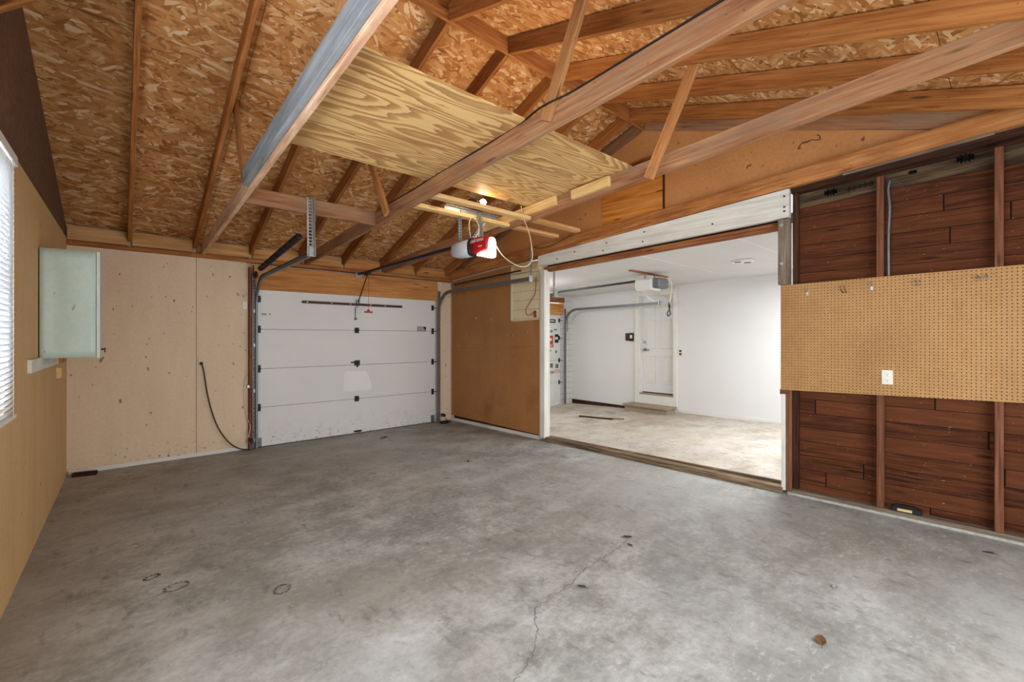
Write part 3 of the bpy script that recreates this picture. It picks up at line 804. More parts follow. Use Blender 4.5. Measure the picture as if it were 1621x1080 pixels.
loft('light_lens', [so_(3.50, .02, 2.284, 2.276), so_(3.44, .045, 2.287, 2.264), so_(3.38, .055, 2.29, 2.246), so_(3.32, .058, 2.298, 2.232), so_(3.288, .052, 2.31, 2.23), so_(3.286, .046, 2.425, 2.232), so_(3.272, .038, 2.415, 2.245), so_(3.262, .022, 2.39, 2.27)], LENS, op)
Mtxt = Matrix(((0, 0, -1, OX - .0705), (-1, 0, 0, 3.435), (0, 1, 0, 2.405), (0, 0, 0, 1)))
text('lettering', 'CRAFTSMAN', .036, STICKW, rc, Mtxt)
Mtx2 = Matrix(((0, 0, -1, OX - .0695), (-1, 0, 0, 3.385), (0, 1, 0, 2.345), (0, 0, 0, 1)))
text('lettering', '1/2 HP', .020, STICKW, rc, Mtx2)
# rail, trolley, arm, pull
rl = board('rail', (2.75, FW - .065, 2.44), (2.66, 3.90, 2.425), .032, .032, DARKSTEEL, parent=op)
box('rail_bracket', 2.70, 2.80, FW - .060, FW - .044, 2.39, 2.46, STEEL, op)
box('trolley', 2.72, 2.77, 6.22, 6.38, 2.39, 2.43, DARKSTEEL, op)
arm = board('arm', (2.75, 6.30, 2.42), (2.752, FW - .04, 2.02), .006, .030, REDMETAL, parent=op)
tube('pull_cord', [(2.745, 6.27, 2.41), (2.748, 6.272, 2.1), (2.745, 6.27, 1.875)], .0025, CABLERED, op, 6)
bm = bmesh.new(); abox(bm, 2.68, 2.81, 6.263, 6.277, 1.835, 1.858, 0, .006); abox(bm, 2.725, 2.765, 6.263, 6.277, 1.85, 1.885, 0, .005); link('pull_handle', bm, REDPULL, op)
strap('hanger', (2.61, 3.75, 2.45), (2.52, 3.63, 2.735), .056, op, (0, 1, 0), .003, STEEL, True, .028)
strap('hanger', (2.675, 3.47, 2.445), (2.73, 3.58, 2.725), .056, op, (0, 1, 0), .003, STEEL, True, .028)
strap('hanger', (2.72, 3.74, 2.45), (2.86, 3.63, 2.72), .05, op, (0, 1, 0), .003, STEEL, True, .028)
strap('cross_angle', (2.34, 3.60, 2.742), (2.98, 3.60, 2.734), .045, op, (0, 1, 0), .003, STEEL, True, .03)
tag(tube('power_cable', smoothpath([(2.68, 3.33, 2.44), (2.78, 3.26, 2.25), (2.98, 3.22, 2.17), (3.08, 3.18, 2.25), (3.105, 3.24, 2.5), (3.112, 3.34, 2.70), (3.116, 3.38, 2.83)], 7), .0042, CABLEWHT), 'looping cream power cord from the opener up to the tie beam', 'cord')
tag(tube('wire_loop', smoothpath([(2.62, 3.58, 2.46), (2.60, 3.58, 2.60), (2.66, 3.60, 2.68), (2.70, 3.56, 2.6), (2.66, 3.50, 2.455)], 7), .004, CABLEWHT), 'thin cream wire looped behind the opener straps', 'wire')
# bulb on the board
bl = thing('bulb_holder', 'bare lit bulb in a black holder on the opener board', 'light bulb', (2.46, 3.34, 2.719))
bm = bmesh.new(); abox(bm, 2.42, 2.50, 3.30, 3.37, 2.7185, 2.75, 0, .006); atube(bm, [(2.47, 3.34, 2.735), (2.535, 3.345, 2.74), (2.56, 3.347, 2.742)], [.022, .02, .016], 14)
bmesh.ops.recalc_face_normals(bm, faces=bm.faces); link('socket', bm, BLACK, bl)
bm = bmesh.new(); bmesh.ops.create_uvsphere(bm, u_segments=20, v_segments=12, radius=.031)
for v in bm.verts: v.co += Vector((2.605, 3.36, 2.76))
atube(bm, [(2.558, 3.347, 2.742), (2.585, 3.355, 2.753)], [.014, .022], 14)
link('bulb', bm, BULB, bl, smooth=True)
# cable on the far boards
tag(tube('loose_wire', smoothpath([rp(4.6, -.10, 2.78), rp(4.45, -.12, 2.735), rp(4.2, -.12, 2.75), rp(4.0, -.06, 2.83), rp(3.9, -.05, 2.88)], 6), .006, CABLEBRN), 'brown wire sagging between the boards over the wide opening', 'wire')

# ------------------------------------------------------------------ wall with pegboards and the wide opening
def rwbox(name, ya, yb, t0, t1, z0, z1, mat, parent=None, bev=.002):
    return box(name, sy(ya), sy(yb), t0, t1, z0, z1, mat, parent, MR, bev)
GP = 'tall pegboards by the overhead door'
tag(prism('pegboard', [(sy(6.66), 1.3325), (sy(5.735), 1.3325), (sy(5.735), 2.535), (sy(6.66), 2.468)], -.006, .0, PEGRED, None, MR), 'upper pegboard next to the overhead door', 'pegboard', GP)
tag(prism('pegboard', [(sy(6.66), .10), (sy(5.735), .085), (sy(5.735), 1.331), (sy(6.66), 1.331)], -.006, .0, PEGRED, None, MR), 'lower pegboard next to the overhead door', 'pegboard', GP)
tag(prism('pegboard', [(sy(5.7335), 1.3325), (sy(4.55), 1.3325), (sy(4.55), 1.73), (sy(5.15), 1.715), (sy(5.15), 2.577), (sy(5.732), 2.535)], -.006, .0, PEGRED, None, MR), 'notched upper pegboard around the cream boarded patch', 'pegboard', GP)
tag(prism('pegboard', [(sy(5.732), .085), (sy(4.55), .065), (sy(4.55), 1.331), (sy(5.732), 1.331)], -.006, .0, PEGRED, None, MR), 'lower pegboard next to the wide opening', 'pegboard', GP)
struct(rwbox('baseboard_right', 6.66, 4.57, -.012, .03, 0, .052, W_WHITEPAINT), 'chipped white strip under the tall pegboards')
struct(rwbox('baseboard_right', 6.6, 4.6, .003, .02, .052, .11, W_DARK), 'dark gap under the tall pegboards')  # shade of the open gap put into a dark strip
wp = tag(rwbox('boarded_patch', 5.146, 4.555, -.010, .018, 1.738, 2.575, SHIPCREAM), 'cream boarded patch above the notched pegboard', 'boarding')
tag(rwbox('edge_strip', 5.146, 5.10, -.016, -.0102, 1.74, 2.46, CREAMPAINT), 'narrow upright cream strip at the edge of the boarded patch', 'trim strip')
tag(rwbox('patch_board', 5.06, 4.60, -.022, -.0102, 2.48, 2.57, OCHRE), 'ochre strip of wood at the top of the boarded patch', 'board')
# outlet and red wires on the patch
ot = thing('wall_outlet', 'small brown outlet with dangling red wires on the cream boarded patch', 'outlet', rp(4.62, -.012, 1.79))
rwbox('plate', 4.655, 4.585, -.02, -.012, 1.76, 1.87, PLATE, ot)
for zz in (1.79, 1.84):
    bm = bmesh.new(); acyl(bm, MR @ Vector((sy(4.62), -.03, zz)), MR.to_3x3() @ Vector((0, 1, 0)), .024, .022, 14); bmesh.ops.recalc_face_normals(bm, faces=bm.faces); link('plug', bm, CABLERED, ot)
tag(tube('red_wire', smoothpath([rp(4.63, -.045, 1.84), rp(4.74, -.05, 1.80), rp(4.80, -.04, 1.88), rp(4.70, -.03, 2.02), rp(4.62, -.03, 2.12), rp(4.60, -.03, 2.35)], 6), .005, CABLERED), 'red wire looping up from the outlet on the cream patch', 'wire')
# jamb of the wide opening
t_ = tag(board('opening_jamb', rp(4.47, .02, .04), rp(4.47, .02, 2.44), .075, .12, W_WHITEPAINT, side=MR.to_3x3() @ Vector((1, 0, 0))), 'white painted post at the pegboard side of the wide opening', 'post')
tag(board('corner_strip', rp(4.535, .0, .05), rp(4.535, .0, 2.45), .035, .03, CREAMPAINT, side=MR.to_3x3() @ Vector((1, 0, 0))), 'worn cream strip between pegboard and white post', 'trim strip')
# headers
hd = tag(prism('opening_header', [(sy(4.56), 2.50), (sy(1.40), 2.60), (sy(1.40), 2.865), (sy(4.56), 2.645)], -.035, .028, W_WHITEPAINT, None, MR), 'white painted header board over the wide opening', 'timber')
for y, z in ((4.2, 2.56), (3.9, 2.62), (3.45, 2.57), (3.4, 2.66), (2.9, 2.60), (2.88, 2.71), (2.1, 2.66), (1.44, 2.66), (1.44, 2.80), (1.44, 2.70)):
    bm = bmesh.new(); acyl(bm, rp(y, -.036, z), MR.to_3x3() @ Vector((0, 1, 0)), .009, .008, 8)
    bmesh.ops.recalc_face_normals(bm, faces=bm.faces); link('nail_head', bm, DARKSTEEL, hd)
tag(board('lower_header', rp(4.50, .068, 2.452), rp(1.44, .068, 2.545), .07, .07, W_BROWNHEAD, side=MR.to_3x3() @ Vector((0, 1, 0))), 'dark brown beam set behind the white header board', 'timber')
tag(board('gap_board', rp(4.50, .112, 2.55), rp(1.44, .112, 2.64), .012, .17, W_DARK, side=MR.to_3x3() @ Vector((0, 1, 0))), 'dark board in the gap between white header and brown beam', 'board')  # shadow under the white header carried by this dark backing's colour
# posts at the other end of the opening
sd = MR.to_3x3() @ Vector((1, 0, 0))
tag(board('opening_post', rp(1.445, -.005, 1.972), rp(1.445, -.005, 2.588), .095, .07, W_WEATHER, side=sd), 'short weathered grey post above the brown pegboard edge', 'post')
for zz in (2.53, 2.17):
    bm = bmesh.new(); acyl(bm, rp(1.46, -.043, zz), MR.to_3x3() @ Vector((0, 1, 0)), .016, .012, 12)
    bmesh.ops.recalc_face_normals(bm, faces=bm.faces); link('bolt', bm, STEEL, [o for o in bpy.data.objects if o.name == 'opening_post'][0])
tag(board('opening_post', rp(1.412, .04, .03), rp(1.412, .04, .978), .042, .085, W_RED, side=sd), 'reddish post under the pegboard corner beside the opening', 'post')
tag(board('jamb_edge', rp(1.455, .045, .03), rp(1.455, .045, .94), .035, .11, W_WHITEPAINT, side=sd), 'grey-white painted edge board of the opening under the pegboard', 'trim strip')
tag(rwbox('post_cap', 1.485, 1.40, -.006, .08, .935, .985, W_RED), 'short reddish block under the pegboard corner', 'wood block')
tag(board('dark_post', rp(1.365, .06, .05), rp(1.365, .06, 2.85), .045, .05, W_DARK, side=sd), 'dark shadowed post behind the weathered post', 'post')  # shade beside the jamb is put into this post's dark colour
# sill timbers
sl = tag(board('opening_sill', rp(4.50, .03, .028), rp(1.46, .03, .028), .10, .056, W_SILL, side=MR.to_3x3() @ Vector((0, 1, 0))), 'worn timber sill across the floor of the wide opening', 'sill')
tag(board('sill_strip', rp(4.48, .115, .02), rp(1.46, .115, .05), .035, .06, W_SILL, side=MR.to_3x3() @ Vector((0, 1, 0))), 'thin second timber strip behind the opening sill', 'sill')
# studs and plates
SH = MR.to_3x3() @ Vector((0, 1, 0))
for y, zt, lb in ((.748, 2.82, 'reddish wall stud with a grey cable running down beside it'), (.078, 2.86, 'reddish wall stud at the far edge of the picture beside the pegboard end'), (-.58, 2.9, 'reddish wall stud beyond the end of the pegboard')):
    tag(board('wall_stud', rp(y, .042, .055), rp(y, .042, zt), .046, .085, W_RED, side=sd), lb if y > -.3 else 'reddish wall stud beyond the pegboard end', 'stud', 'open wall studs')
tag(board('stud_plate', rp(1.395, .045, 2.845), rp(-.30, .045, 2.955), .085, .05, W_DARK, side=SH), 'dark plate across the heads of the open studs', 'timber')
tag(board('plate_strip', rp(1.0, -.016, zchord(1.0) - .0125), rp(.10, -.016, zchord(.10) - .0125), .028, .02, W_WEATHER, side=SH), 'thin pale strip under the sloping gable timber', 'trim strip')
tag(board('floor_plate', rp(1.39, .045, .028), rp(BW, .045, .028), .085, .05, W_WEATHER, side=SH), 'grey dirty floor plate under the open studs', 'timber')
struct(rwbox('baseboard_right', 1.42, BW, -.014, .003, 0, .022, CONCLITE), 'chalky pale edge along the foot of the plank wall')
st_ = tag(board('stamped_board', rp(1.345, .082, 2.755), rp(-.50, .082, 2.83), .010, .13, W_STAMPED, side=SH), 'weathered board with black stamps above the plank wall', 'board')
def star(y, z, r, parent):
    bm = bmesh.new(); n = 12
    vs = []
    for k_ in range(2 * n):
        rr = r if k_ % 2 == 0 else r * .38
        a = k_ * PI / n; vs.append(MR @ Vector((sy(y) + rr * math.cos(a), .0764, z + .8 * rr * math.sin(a))))
    f_ = bm.faces.new([bm.verts.new(v) for v in vs]); bmesh.ops.triangulate(bm, faces=[f_]); link('stamp', bm, STAMP, parent)
star(1.10, 2.785, .055, st_); star(.25, 2.845, .055, st_); star(.55, 2.82, .03, st_)
bm = bmesh.new()
for i in range(15):
    y = .985 - i * .0125; h_ = .018 + .012 * ((i * 5) % 3)
    p = MR @ Vector((sy(y), .0764, 2.775 + .012 * i / 14))
    for q in (0,):
        vv = [MR @ Vector((sy(y) + dx, .0763, 2.778 + i * .0012 + dz)) for dx, dz in ((0, -h_ / 2), (.007, -h_ / 2), (.007, h_ / 2), (0, h_ / 2))]
        bm.faces.new([bm.verts.new(v) for v in vv])
link('stamp', bm, STAMP, st_)
# cable beside the stud
tag(tube('wall_cable', smoothpath([rp(.69, .05, 2.78), rp(.70, .045, 2.70), rp(.69, .04, 2.55), rp(.698, .04, 2.3), rp(.695, .04, 1.9)], 6), .011, STEELDULL), 'grey cable running down beside the stud to the pegboard', 'cable')
# broad pegboard
pb = tag(prism('pegboard', [(sy(1.478), .977), (sy(-.55), 1.02), (sy(-.55), 1.995), (sy(1.478), 1.968)], -.006, .0, PEG, None, MR), 'broad brown pegboard fixed across the open studs', 'pegboard')
o2 = thing('wall_outlet', 'ivory double outlet low on the broad brown pegboard', 'outlet', rp(.70, -.006, 1.145))
rwbox('plate', .737, .664, -.013, -.006, 1.085, 1.205, PLATE, o2, .003)
for zz in (1.170, 1.120):
    bm = bmesh.new(); acyl(bm, MR @ Vector((sy(.70), -.014, zz)), SH, .017, .005, 18); bmesh.ops.recalc_face_normals(bm, faces=bm.faces); so = link('socket', bm, PLATEW, o2)
    bm = bmesh.new()
    for dx in (-.006, .006): abox(bm, sy(.70) + dx - .0012, sy(.70) + dx + .0012, -.018, -.0165, zz, zz + .008)
    abox(bm, sy(.70) - .0028, sy(.70) + .0028, -.018, -.0165, zz - .011, zz - .006)
    link('slot', bm, BLACK, so, MR)
# pegboard hooks
def hook(y, z, kind, label, mat=STEEL):
    t = thing('peg_hook', label, 'hook', rp(y, -.006, z), 'hooks on the broad pegboard')
    def P(a, b, c_): return rp(y - a, -.006 - b, z + c_)
    if kind == 'long':      # straight prong reaching out and up
        tube('wire', smoothpath([P(0, 0, -.012), P(0, .004, -.03), P(0, .012, 0), P(.0, .10, .02), P(0, .125, .045)], 5), .0028, mat, t, 6)
        bm = bmesh.new(); abox(bm, sy(y) - .008, sy(y) + .008, -.011, -.006, z - .035, z, 0, .001); link('backplate', bm, STEEL, t, MR)
    elif kind == 'double':
        for a in (-.013, .013): tube('wire', smoothpath([P(a, 0, -.02), P(a, .03, -.012), P(a, .10, .0), P(a, .12, .035)], 5), .0028, mat, t, 6)
        tube('crossbar', [P(-.013, .003, -.02), P(.013, .003, -.02)], .0026, mat, t, 6)
    elif kind == 'u':
        tube('wire', smoothpath([P(-.012, .0, .02), P(-.012, .02, .018), P(-.013, .03, -.01), P(-.012, .008, -.02), P(.012, .008, -.02), P(.013, .03, -.01), P(.012, .02, .018), P(.012, 0, .02)], 5), .003, mat, t, 6)
    elif kind == 'bar':
        tube('crossbar', [P(-.028, .012, 0), P(.028, .012, 0)], .0032, mat, t, 6)
        for a in (-.022, .022): tube('prong', smoothpath([P(a, 0, .02), P(a, .018, .016), P(a, .03, -.004), P(a, .022, -.018)], 5), .004, mat, t, 6)
hook(1.262, 1.895, 'long', 'thin single hook by the opening end of the broad pegboard')
hook(.985, 1.885, 'double', 'dark twin-pronged hook between two single hooks on the pegboard', DARKSTEEL)
hook(.80, 1.905, 'long', 'long hook with a bright plate just below the cabled stud')
hook(.516, 1.906, 'u', 'small rounded double hook above the outlet on the pegboard')
hook(.161, 1.912, 'bar', 'double prong hook with a crossbar by the far end of the pegboard')
GH = 'hooks on the tall pegboards'
for (y, z, lb) in ((6.36, 1.95, 'tiny pale hook high on the pegboard nearest the overhead door'), (5.99, 1.80, 'pale hook under the track on the pegboard nearest the overhead door'), (5.60, 1.77, 'lone pale hook on the notched pegboard, just past the seam'), (6.25, 1.52, 'low pale hook on the pegboard nearest the overhead door'), (5.22, 1.51, 'pale hook low on the notched pegboard below the cream patch'), (5.10, 1.52, 'second pale hook low below the cream patch'), (4.80, 1.56, 'pale hook below the outlet of the cream patch')):
    t = thing('peg_hook', lb, 'hook', rp(y, -.006, z), GH)
    tube('wire', smoothpath([rp(y, -.006, z + .01), rp(y, -.02, z + .012), rp(y, -.035, z - .01), rp(y - .01, -.06, z + .012)], 4), .004, STEEL, t, 6)
    bm = bmesh.new(); abox(bm, sy(y) - .012, sy(y) + .012, -.009, -.006, z - .022, z + .015, 0, .001); link('backplate', bm, STEEL, t, MR)
# black case at the foot of the plank wall
cs = thing('black_case', 'small black plastic case with a pale label at the foot of the plank wall', 'plastic case', rp(.585, .03, .055))
bm = bmesh.new(); abox(bm, -.095, .095, -.024, .024, 0, .045, 0, .008); abox(bm, -.07, .06, -.02, .02, .04, .058, 0, .006)
Mc = Matrix.Translation(rp(.585, .02, .054)) @ MR.to_3x3().to_4x4() @ Matrix.Rotation(.06, 4, 'Z')
link('body', bm, BLACK, cs, Mc)
bm = bmesh.new(); abox(bm, -.055, .035, -.0262, -.024, .009, .030); link('label', bm, PALELABEL, cs, Mc)
bm = bmesh.new(); abox(bm, -.055, .035, -.0268, -.0262, .026, .031); link('label_stripe', bm, plain('orange_print', '#c98a3a'), cs, Mc)

# gable details
def gable_panel(ya, yb, zlo, zhi, mat, name, label, cat='panel', t0=.018, t1=.0295):
    return tag(prism(name, [(sy(ya), zlo(ya)), (sy(yb), zlo(yb)), (sy(yb), zhi(yb)), (sy(ya), zhi(ya))], t0, t1, mat, None, MR), label, cat)
gable_panel(3.50, 2.68, lambda y: zchord(y) + .1, lambda y: 3.47 + .10 * (3.5 - y), W_GRAINLIT, 'grained_board', 'orange grained wood panel in the gable over the opening')
tag(board('gable_strip', rp(3.52, .012, 3.50), rp(2.66, .012, 3.585), .03, .05, W_BROWNHEAD, side=SH), 'reddish strip along the top of the orange gable panel', 'trim strip')
tag(board('seam_strip', rp(2.665, .02, 2.85), rp(2.665, .02, 3.62), .014, .02, W_DARK, side=sd), 'dark upright seam strip at the edge of the tan gable', 'trim strip')
sc_ = tag(tube('pencil_scrawl', smoothpath([rp(1.34 - dx * .72, .0285, 3.285 + dz * .7) for dx, dz in ((.03, -.06), (.0, -.075), (.005, -.05), (.03, -.02), (.05, .0), (.06, -.02), (.08, .0), (.09, -.02), (.11, .0), (.12, -.015), (.14, .005), (.17, -.01), (.2, -.02), (.235, -.02), (.225, .03), (.2, .045))], 5), .003, STAMP), 'short dark scrawled mark on the tan gable', 'mark')

# ------------------------------------------------------------------ window, blind, cabinet and bits on the window wall
def lbox(name, ya, yb, t0, t1, z0, z1, mat, parent=None, bev=.002):
    # t measured outwards from the wall face; negative is into the garage
    return box(name, 6.7 - ya, 6.7 - yb, t0, t1, z0, z1, mat, parent, ML, bev)
wd = bpy.data.objects.new('window_1', None); COL.objects.link(wd); struct(wd, 'window behind white blinds'); wd.location = (lwx(3.2), 3.2, 1.0)
bpy.context.view_layer.update()
bm = bmesh.new()
for a, b, z0, z1 in ((WY1, WY1 - .05, WZ0, WZ1), (WY0 + .05, WY0, WZ0, WZ1), (WY1, WY0, WZ1 - .05, WZ1), (WY1, WY0, WZ0, WZ0 + .05), (WY1, WY0, 1.74, 1.78)):
    abox(bm, 6.7 - a, 6.7 - b, .045, .09, z0, z1)
link('window_frame', bm, WHITETRIM, wd, ML)
bm = bmesh.new(); abox(bm, 6.7 - WY1, 6.7 - WY0, .066, .070, WZ0, WZ1); link('pane', bm, GLASS, wd, ML)
bd = thing('window_blind', 'white horizontal slatted blind hanging over the window', 'blind', (lwx(2.9), 2.9, 1.03))
BY0, BY1 = 2.2, 3.665
lbox('headrail', BY1, BY0, -.042, -.002, 2.415, 2.468, WHITETRIM, bd)
bm = bmesh.new(); n = 46; pitch = (2.41 - 1.055) / n
for i in range(n):
    z = 1.068 + i * pitch
    r = bmesh.ops.create_cube(bm, size=1)['verts']
    Rm = Matrix.Rotation(math.radians(-64), 3, 'X')
    for v in r:
        q = Rm @ Vector((v.co.x * (BY1 - BY0 - .03), v.co.y * .036, v.co.z * .0016))
        v.co = Vector((6.7 - (BY0 + BY1) / 2 + q.x, -.024 + q.y, z + q.z))
link('slats', bm, BLIND, bd, ML)
lbox('bottom_rail', BY1 - .005, BY0, -.038, -.010, 1.03, 1.052, WHITETRIM, bd)
for yy in (3.53, 2.95, 2.35):
    bm = bmesh.new()
    for tt in (-.043, -.006): acyl(bm, (6.7 - yy, tt, 1.735), (0, 0, 1), .0018, 1.38, 6)
    link('ladder_cord', bm, PLATEW, bd, ML)
# cabinet: we look at its long side panel
cb = thing('wall_cabinet', 'pale mint metal cabinet hung on the window wall', 'cabinet', (-.30, 5.05, 1.32))
CX0, CX1, CY0, CY1, CZ0, CZ1 = lwx(4.8) + .006, -.128, 4.76, 5.42, 1.318, 2.14
bm = bmesh.new()
nx, nz = 10, 14
R = []
for i in range(nx + 1):
    row = []
    for j in range(nz + 1):
        u, w_ = i / nx, j / nz
        dent = -.010 * math.exp(-((u - .28) / .12) ** 2) * (.5 + .5 * math.sin(w_ * 3.1)) - .016 * math.exp(-((u - .12) ** 2 + (w_ - .97) ** 2) / .006)
        row.append(bm.verts.new((CX0 + (CX1 - CX0) * u, CY0 - dent, CZ0 + (CZ1 - CZ0) * w_)))
    R.append(row)
for i in range(nx):
    for j in range(nz):
        f_ = bm.faces.new((R[i][j], R[i + 1][j], R[i + 1][j + 1], R[i][j + 1])); f_.smooth = True
abox(bm, CX0, CX1, CY0 + .014, CY1, CZ0 + .001, CZ1 - .001)
for a, b in (((R[0][0], R[nx][0]), 0),): pass
# rim closing the dented panel to the carcass
for seq in ([R[i][0] for i in range(nx + 1)], [R[nx][j] for j in range(nz + 1)], [R[i][nz] for i in range(nx, -1, -1)], [R[0][j] for j in range(nz, -1, -1)]):
    bk = [bm.verts.new((v.co.x, CY0 + .016, v.co.z)) for v in seq]
    for i in range(len(seq) - 1): bm.faces.new((seq[i + 1], seq[i], bk[i], bk[i + 1]))
bmesh.ops.recalc_face_normals(bm, faces=bm.faces)
link('body', bm, MINT, cb)
cd = box('door', CX1 + .002, CX1 + .022, CY0 - .004, CY1, CZ0 - .004, CZ1 + .002, MINT2, cb)
bm = bmesh.new(); abox(bm, CX1 + .022, CX1 + .05, CY0 + .30, CY0 + .33, CZ0 + .05, CZ0 + .065, 0, .003); abox(bm, CX1 + .042, CX1 + .05, CY0 + .30, CY0 + .33, CZ0 + .03, CZ0 + .07, 0, .002); link('handle', bm, DARKSTEEL, cd)
tag(lbox('wall_rail', 4.30, 5.75, -.022, 0, 1.235, 1.325, W_WHITEPAINT), 'grey-white board on the wall under the mint cabinet', 'board')
tag(lbox('small_bracket', 5.95, 6.3, -.03, 0, 1.235, 1.30, W_ORANGE), 'small orange wood piece in the corner below the cabinet', 'wood block')
tag(lbox('small_peg', 5.86, 5.80, -.035, 0, 1.10, 1.20, W_PALE), 'tiny pale wood peg below the board under the cabinet', 'wood block')
# cream wall outlet with cord
o3 = thing('wall_outlet', 'cream outlet on the cream wall with a dark cord plugged in', 'outlet', (.775, FW, 1.19))
bm = bmesh.new(); abox(bm, .74, .81, FW - .006, FW, 1.13, 1.245, 0, .003); link('plate', bm, CREAMPAINT, o3)
bm = bmesh.new(); abox(bm, .758, .79, FW - .035, FW - .006, 1.135, 1.17, 0, .006); link('plug', bm, BLACK, o3)
pc = [(.775, FW - .035, 1.145), (.795, FW - .05, 1.05), (.83, FW - .03, .80), (.88, FW - .025, .55), (.95, FW - .03, .33), (1.05, FW - .035, .15), (1.14, FW - .04, .06), (1.22, FW - .05, .02), (1.30, FW - .09, .012)]
tag(tube('wall_flex', smoothpath(pc, 8), .008, CABLEBRN), 'dark brown cord hanging down the cream wall to the floor', 'cord')
o4 = thing('switch_plate', 'small pale switch box beside the door jamb on the cream wall', 'switch', (1.245, FW, 1.89))
bm = bmesh.new(); abox(bm, 1.215, 1.275, FW - .012, FW, 1.845, 1.945, 0, .004); link('plate', bm, PLATEW, o4)
bm = bmesh.new(); abox(bm, 1.235, 1.255, FW - .018, FW - .012, 1.88, 1.91, 0, .003); link('button', bm, PLATE, o4)
# things on the floor
tag(board('wood_offcut', (-.36, 6.60, .02), (-.17, 6.56, .02), .06, .04, W_DARK, side=(0, 1, 0)), 'dark wood offcut on the floor in the corner by the window wall', 'wood offcut')
bm = bmesh.new()
for k_ in range(3):
    pts = [(4.20 + (.07 + .006 * k_) * math.cos(a), 6.50 + (.04 + .004 * k_) * math.sin(a), .008 + .011 * k_) for a in [i * 2 * PI / 24 for i in range(25)]]
    atube(bm, pts, .007, 6)
atube(bm, smoothpath([(4.27, 6.5, .012), (4.33, 6.50, .012), (4.36, 6.62, .01), (4.32, 6.66, .05)], 5), .006, 6)
tag(link('cable_coil', bm, BLACK), 'coiled black cable on the floor in the corner by the tall pegboards', 'cable')
def leaf(x, y, rot, L, label, mat=LEAF, curl=.006):
    bm = bmesh.new(); n = 9; rows = []
    for i in range(n + 1):
        t = i / n; w_ = .26 * L * math.sin(PI * min(1, t * .97 + .02)) ** .8 * (1 + .15 * math.sin(9 * t))
        rows.append([bm.verts.new((L * (t - .5), s_ * w_, .002 + curl * abs(s_) * (.6 + .4 * math.sin(7 * t)) + .003 * math.sin(3 * t))) for s_ in (-1, -.5, 0, .5, 1)])
    for i in range(n):
        for j in range(4): bm.faces.new((rows[i][j], rows[i + 1][j], rows[i + 1][j + 1], rows[i][j + 1]))
    atube(bm, [(-L * .75, 0, .003), (-L * .5, 0, .006)], .0015, 5)
    return tag(link('dry_leaf', bm, mat, None, Matrix.Translation((x, y, .0)) @ Matrix.Rotation(rot, 4, 'Z')), label, 'leaf', 'dry leaves on the floor')
# cracks and round marks belonging to the slab
def ribbon(name, pts, w, mat, z=.0009):
    P = [Vector((p[0], p[1], z)) for p in pts]; bm = bmesh.new(); L_, R_ = [], []
    rr = random.Random(3)
    Q = []
    for i in range(len(P) - 1):
        for k_ in range(8):
            q = P[i].lerp(P[i + 1], k_ / 8); Q.append(q + Vector((rr.uniform(-.012, .012), rr.uniform(-.012, .012), 0)))
    Q.append(P[-1])
    for i, q in enumerate(Q):
        t = (Q[min(i + 1, len(Q) - 1)] - Q[max(i - 1, 0)]).normalized(); n = Vector((-t.y, t.x, 0))
        ww = w * rr.uniform(.4, 1.2)
        L_.append(bm.verts.new(q + n * ww / 2)); R_.append(bm.verts.new(q - n * ww / 2))
    for i in range(len(Q) - 1): bm.faces.new((L_[i], R_[i], R_[i + 1], L_[i + 1]))
    return link(name, bm, mat, fl_)
def fp(x, y):
    a = (x - 810.5) / 705; d = 705 * 1.47 / (y - 535); c_, s_ = math.cos(math.radians(41.5)), math.sin(math.radians(41.5))
    return (d * (c_ * a + s_), d * (-s_ * a + c_))
leaf(*fp(1300, 1015), .3, .085, 'single brown curled leaf on the floor towards the camera')
leaf(*fp(993, 851), -.6, .07, 'dark crumpled leaf lying at the end of the floor crack', TWIG)
leaf(*fp(997, 864), 1.2, .045, 'tiny dark leaf just below the crumpled leaf at the crack', TWIG)
leaf(*fp(1322, 930), .2, .06, 'small pale curled leaf between the crack and the plank wall', CONCLITE)
leaf(*fp(608, 693), .4, .13, 'flat brown leaf on the floor before the overhead door', LEAF)
leaf(*fp(1565, 876), 1.8, .06, 'brown shred by the chalky edge of the plank wall', TWIG)
leaf(*fp(741, 731), .9, .07, 'small brown leaf on the floor in front of the tall pegboards', LEAF)
leaf(*fp(921, 930), 1.9, .05, 'tiny dark scrap lying on the crack in the floor', TWIG)
ribbon('floor_crack', [fp(*p) for p in ((815, 1078), (835, 1050), (851, 1010), (848, 985), (845, 968), (870, 945), (905, 925), (920, 905), (960, 880), (985, 862), (994, 850))], .0045, DARKLINE)
ribbon('floor_crack', [fp(*p) for p in ((95, 960), (130, 945), (170, 928), (205, 918), (232, 913))], .003, DARKLINE)
def ring(x, y, r, sq=.6, rot=.4):
    c0 = Vector((*fp(x, y), 0)); pts = []
    for i in range(15):
        a = i * 2 * PI / 14; q = Matrix.Rotation(rot, 2) @ Vector((r * math.cos(a), r * sq * math.sin(a))); pts.append((c0.x + q.x, c0.y + q.y))
    ribbon('ring_mark', pts, .005, DARKLINE)
ring(446, 933, .05, .8, 1.0); ring(279, 929, .06, .7, .2); ring(240, 914, .04)

